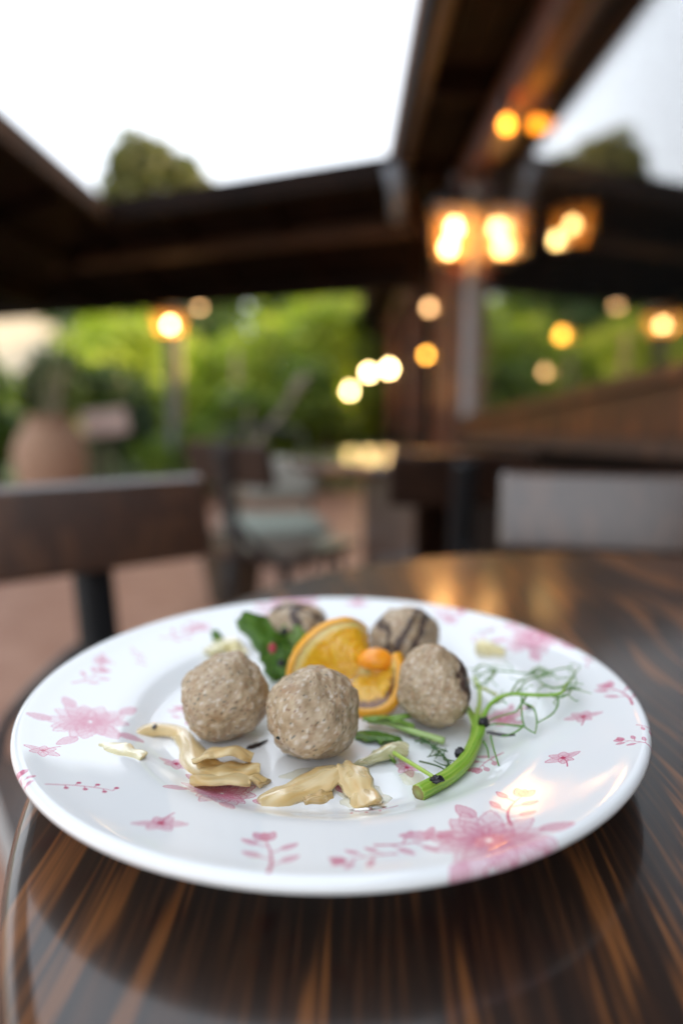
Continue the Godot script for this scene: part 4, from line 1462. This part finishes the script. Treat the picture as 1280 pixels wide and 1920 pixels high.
func onions() -> void:
	var a := Color(0.80, 0.54, 0.20)
	var b := Color(0.90, 0.74, 0.42)
	var pa := Color(0.84, 0.72, 0.34)
	var pb := Color(0.92, 0.85, 0.56)
	var g := "cooked onion pieces"
	strip("onion_strip", "long arched onion strip with a browned spot left of the left meatball", [V(-84.0, 10.6, 29.9), V(-78.4, 11.2, 24.2), V(-68.2, 9.6, 23.2), V(-61.8, 8.7, 31.2), V(-56.6, 8.6, 42.6), V(-49.7, 8.9, 51.9), V(-41.9, 9.6, 55.5)], [5.0, 8.0, 8.0, 9.0, 13.0, 12.0, 7.0], 1.9, 1.0, a, b, M.onion, "onion", g)
	sphere_bit("browned_spot", "dark browned fleck on the long arched onion strip", "crumb", V(-77.0, 12.3, 25.0), V(1.1, 0.8, 2.0), M.balsamic, 3.0)
	strip("onion_slab", "broad folded onion slab lying on top against the left meatball", [V(-54.0, 12.2, 53.0), V(-46.4, 14.8, 51.2), V(-38.0, 15.8, 50.6), V(-31.0, 13.0, 51.0)], [10.0, 17.0, 18.0, 11.0], 2.2, 5.0, a, b, M.onion, "onion", g, V(0.1, 0.45, 1.0))
	strip("onion_slab", "lower folded onion slab lying on the pink flower", [V(-53.0, 8.6, 61.0), V(-45.0, 10.2, 61.0), V(-37.0, 10.8, 60.0), V(-29.5, 9.6, 58.5), V(-24.5, 8.3, 61.5)], [8.0, 16.0, 18.0, 17.0, 10.0], 2.4, 9.0, a, b, M.onion, "onion", g, V(0.05, 0.4, 1.0))
	strip("onion_slab", "thin middle onion layer squeezed between the two folded slabs", [V(-50.0, 9.5, 55.5), V(-43.0, 11.6, 56.5), V(-35.0, 12.0, 56.0), V(-28.0, 10.5, 55.0)], [7.0, 13.0, 13.0, 9.0], 1.8, 12.0, a, b, M.onion, "onion", g, V(0.1, 0.3, 1.0))
	strip("onion_strip", "long flat onion strip in front of the middle meatball", [V(-25.0, 8.4, 76.0), V(-17.5, 9.4, 71.2), V(-9.9, 10.4, 66.4), V(-3.0, 11.6, 62.8), V(3.0, 12.4, 60.0)], [7.0, 11.0, 11.0, 12.0, 8.0], 1.9, 15.0, a, b, M.onion, "onion", g)
	strip("onion_strip", "short thick onion strip pointing at the viewer in a yellow oil pool", [V(5.0, 13.0, 57.0), V(7.0, 13.4, 61.0), V(9.5, 11.4, 66.0), V(11.9, 9.4, 71.0), V(13.6, 8.2, 76.5)], [7.0, 11.0, 12.0, 11.5, 10.0], 2.1, 19.0, a, b, M.onion, "onion", g, V(1, 0, 0.35))
	strip("onion_scrap", "small onion scrap under the long flat strip", [V(-10.0, 7.8, 72.0), V(-4.0, 8.2, 70.0), V(0.0, 7.8, 67.0)], [5.0, 8.0, 6.0], 1.4, 22.0, a, Color(0.55, 0.38, 0.17), M.onion, "onion", g)
	strip("onion_curl", "thin translucent onion curl reaching right to the small stem", [V(8.0, 9.6, 53.0), V(14.0, 9.2, 47.5), V(20.0, 9.8, 43.5), V(25.5, 11.2, 41.0), V(31.5, 10.6, 41.5)], [2.5, 4.0, 7.0, 8.5, 6.0], 2.0, 26.0, Color(0.50, 0.47, 0.22), Color(0.66, 0.62, 0.36), M.onion, "onion", g)
	strip("onion_scrap", "pale translucent onion piece alone on the left rim", [V(-92.2, 16.4, 49.5), V(-85.1, 16.6, 51.2), V(-78.7, 15.0, 52.8), V(-73.8, 13.6, 54.2)], [5.0, 9.0, 9.5, 8.0], 1.3, 30.0, pa, pb, M.onion, "onion", g)
	strip("onion_scrap", "pale yellow onion piece on the back right rim", [V(77.5, 18.6, -54.0), V(83.4, 19.6, -49.6), V(91.5, 19.0, -45.0)], [8.0, 9.0, 4.0], 1.8, 34.0, pa, pb, M.onion, "onion", g, V(-0.15, 1.0, -0.5))
	strip("onion_scrap", "pale onion piece behind the left meatball, partly hidden", [V(-70.0, 15.6, -55.0), V(-65.0, 17.6, -62.0), V(-57.0, 17.0, -62.0), V(-50.0, 12.5, -58.0)], [8.0, 13.0, 12.0, 8.0], 3.0, 37.0, pa, pb, M.onion, "onion", g)


func fennel() -> void:
	var bright := Color(0.19, 0.37, 0.028)
	var pale := Color(0.36, 0.50, 0.09)
	var thread := Color(0.09, 0.24, 0.035)
	var dark := Color(0.035, 0.10, 0.022)
	var s := thing("fennel_sprig", "bright green fennel stem with feathery threads on the right side", "fennel")
	# ribbed main stem
	var p := smooth_path(mm([V(32.0, 10.0, 71.4), V(38.9, 10.0, 65.7), V(46.0, 10.0, 59.1), V(53.3, 10.2, 49.4), V(59.0, 11.0, 37.6), V(62.0, 12.0, 29.0), V(63.6, 13.6, 20.5)]), 7)
	var rows := []
	var cols := []
	var side := Vector3.UP
	for k in p.size():
		var t: Vector3 = (p[mini(k + 1, p.size() - 1)] - p[maxi(k - 1, 0)]).normalized()
		side = (side - t * side.dot(t)).normalized()
		var u := t.cross(side)
		var f := float(k) / (p.size() - 1)
		var r := lerpf(0.0029, 0.0023, f)
		var row := []
		var crow := []
		for q in 36:
			var a := TAU * q / 36.0
			row.append(p[k] + (side * cos(a) + u * sin(a) * 1.1) * r * (1.0 + 0.05 * cos(a * 12.0)))
			crow.append(bright.lerp(pale, clampf(0.3 + 0.35 * cos(a * 12.0) + 0.5 * fine.get_noise_2d(a * 3.0, f * 4.0), 0, 1)))
		if k == 0:
			for e in 2:
				var cap := []
				var cc := []
				for q in 36:
					cap.append(p[0] + (row[q] - p[0]) * (0.0 if e == 0 else 0.86) - t * (0.0001 if e == 0 else 0.0003))
					cc.append(Color(0.30, 0.36, 0.10) if e == 0 else Color(0.22, 0.17, 0.05))
				rows.append(cap)
				cols.append(cc)
		rows.append(row)
		cols.append(crow)
	obj("stem", sheet_mesh(rows, true, cols), M.fennel, s)
	var add := func(called: String, pts: Array, r0: float, r1: float, c: Color) -> void:
		var st := SurfaceTool.new()
		st.begin(Mesh.PRIMITIVE_TRIANGLES)
		tube(st, mm(pts), r0 * 0.001, r1 * 0.001, 7, 6, Color(c.r, c.g, c.b, 1.0))
		st.generate_normals()
		obj(called, st.commit(), M.fennel, s)
	add.call("stem_fork", [V(57.0, 11.4, 42.0), V(62.8, 12.5, 31.8), V(64.8, 14.0, 26.2), V(65.6, 15.0, 24.3)], 1.9, 1.4, bright)
	add.call("branch", [V(65.4, 15.0, 24.3), V(68.6, 19.0, 19.7), V(73.8, 22.0, 17.0), V(79.5, 24.0, 17.6), V(87.9, 25.0, 20.9), V(94.9, 25.0, 20.9), V(100.2, 26.0, 20.4), V(104.5, 26.0, 13.0), V(110.8, 25.0, 3.0)], 1.05, 0.55, bright)
	add.call("branch", [V(63.6, 14.0, 19.7), V(67.3, 16.0, 7.9), V(69.1, 18.0, -3.4), V(68.5, 19.0, -12.3)], 1.2, 0.8, pale)
	add.call("branch", [V(67.8, 18.0, -5.8), V(71.7, 18.0, -0.4), V(76.4, 17.0, 3.3)], 0.9, 0.6, Color(0.45, 0.5, 0.14))
	add.call("branch", [V(24.7, 10.0, 42.0), V(27.8, 11.5, 49.2), V(32.0, 12.0, 55.6), V(38.1, 13.6, 66.9)], 1.0, 0.8, pale)
	# sheath wisps at the fork
	for k in 9:
		var a := rng.randf_range(-0.9, 0.9)
		add.call("wisp", [V(60.5 + k * 0.35, 11.6, 33.0 - k), V(61.0 + a * 4 + k * 0.3, 14.5, 25.0 - k), V(60.5 + a * 9, 16.5 + rng.randf() * 3, 20.0 - k * 1.2)], 0.7, 0.2, pale)
	var T := [
		[V(83.7, 24.0, 17.6), V(81.2, 21.0, 26.5), V(80.8, 17.0, 32.2), V(82.1, 16.0, 34.9), V(84.1, 16.0, 38.1)],
		[V(83.0, 22.0, 22.4), V(86.6, 21.0, 24.5), V(86.8, 19.0, 29.9), V(85.7, 17.0, 34.0), V(83.9, 16.0, 38.1)],
		[V(99.0, 24.0, 19.2), V(97.7, 22.0, 23.5), V(94.0, 20.0, 28.5), V(86.7, 18.0, 32.7)],
		[V(80.5, 17.0, 33.1), V(77.7, 15.5, 34.8), V(74.3, 14.0, 35.2), V(70.6, 14.0, 36.5)],
		[V(80.3, 17.0, 34.0), V(76.4, 16.0, 31.1), V(70.4, 15.0, 27.7), V(66.2, 14.0, 28.1)],
		[V(86.7, 24.0, 17.0), V(80.8, 19.0, 22.3), V(79.6, 18.0, 22.8), V(71.3, 16.0, 23.8), V(67.5, 15.0, 25.3)],
		[V(110.8, 25.0, 3.0), V(114.2, 25.0, -3.2), V(114.4, 25.0, -9.1), V(110.6, 25.0, -9.1), V(105.2, 24.0, -8.2), V(99.3, 22.0, -5.3)],
		[V(104.5, 26.0, 13.0), V(100.3, 24.0, 11.4), V(97.3, 23.0, 5.6), V(97.2, 22.0, -4.0), V(101.2, 22.0, -11.7), V(105.2, 23.0, -8.0), V(105.1, 23.0, 0.2)],
		[V(100.2, 26.0, 20.4), V(105.8, 25.0, 14.8), V(109.5, 24.0, 11.4), V(112.5, 23.0, 9.7)],
		[V(94.9, 25.0, 20.9), V(99.8, 23.0, 19.2), V(104.7, 24.0, 17.0), V(109.0, 24.0, 8.5)],
		[V(69.8, 19.0, -12.3), V(73.5, 20.0, -15.2), V(80.1, 21.0, -15.4), V(87.0, 22.0, -11.7), V(94.4, 22.0, -10.4), V(102.4, 21.0, -18.1)],
		[V(67.1, 18.0, -2.2), V(74.3, 20.0, -6.8), V(79.5, 20.0, -15.2), V(81.9, 20.0, -23.3)],
		[V(78.2, 24.0, 18.1), V(87.1, 22.0, -0.3), V(97.7, 21.0, -12.8), V(105.7, 20.0, -21.9)],
		[V(81.5, 24.0, 17.0), V(89.7, 23.0, 2.0), V(98.4, 22.0, -6.5), V(106.5, 22.0, -7.8)],
		[V(69.5, 19.0, -17.6), V(74.1, 19.0, -27.2), V(77.9, 20.0, -23.3), V(78.7, 20.0, -15.2), V(73.4, 20.0, -8.7)],
		[V(68.6, 19.0, 19.7), V(76.4, 19.0, 11.6), V(82.4, 19.0, 4.8), V(86.1, 19.0, -2.9)],
		[V(66.5, 13.0, 34.6), V(65.6, 12.5, 44.4), V(65.4, 11.0, 54.4)],
		[V(63.4, 11.0, 35.4), V(63.9, 10.5, 40.7), V(63.4, 9.5, 45.8)],
	]
	for q in T:
		add.call("thread", q, 0.5, 0.28, thread)
	# finer threads growing from the long ones
	for q in T.slice(6, 16):
		for k in 5:
			var o: Vector3 = q[rng.randi() % (q.size() - 1)].lerp(q[1 + rng.randi() % (q.size() - 1)], rng.randf() * 0.4)
			var d := V(rng.randfn(), rng.randf_range(-0.25, 0.25), rng.randfn()).normalized()
			var e := V(rng.randfn(), rng.randf_range(-0.25, 0.25), rng.randfn()).normalized()
			var l := rng.randf_range(5.0, 12.0)
			add.call("thread", [o, o + d * l * 0.5, o + d * l * 0.8 + e * l * 0.4], 0.28, 0.16, thread)
	# separate dark frond lying in the well
	var f2 := thing("dark_frond", "dark green feathery frond lying left of the thick fennel stem", "fennel")
	var add2 := func(pts: Array, r0: float, r1: float, called: String) -> void:
		var st := SurfaceTool.new()
		st.begin(Mesh.PRIMITIVE_TRIANGLES)
		tube(st, mm(pts), r0 * 0.001, r1 * 0.001, 6, 5, dark)
		st.generate_normals()
		obj(called, st.commit(), M.fennel, f2)
	var spine := [V(34.4, 8.0, 20.3), V(38.4, 8.6, 28.0), V(42.3, 9.2, 36.3), V(45.0, 9.2, 42.4), V(46.5, 9.0, 49.0), V(44.5, 8.6, 55.0)]
	add2.call(spine, 0.5, 0.35, "rachis")
	add2.call([V(35.3, 8.4, 46.6), V(39.6, 8.8, 49.4), V(43.0, 9.0, 52.1), V(44.9, 9.0, 55.0)], 0.4, 0.3, "rachis")
	for k in 34:
		var i := rng.randi() % 5
		var o: Vector3 = spine[i].lerp(spine[i + 1], rng.randf())
		var a := rng.randf() * TAU
		var d := V(cos(a), 0.12 * rng.randf_range(-0.4, 1), sin(a))
		var e := V(cos(a + rng.randf_range(-1.2, 1.2)), 0.1, sin(a + rng.randf_range(-1.2, 1.2)))
		var l := rng.randf_range(3.5, 8.0)
		add2.call([o, o + d * l * 0.5, o + d * l * 0.6 + e * l * 0.45], 0.32, 0.18, "thread")
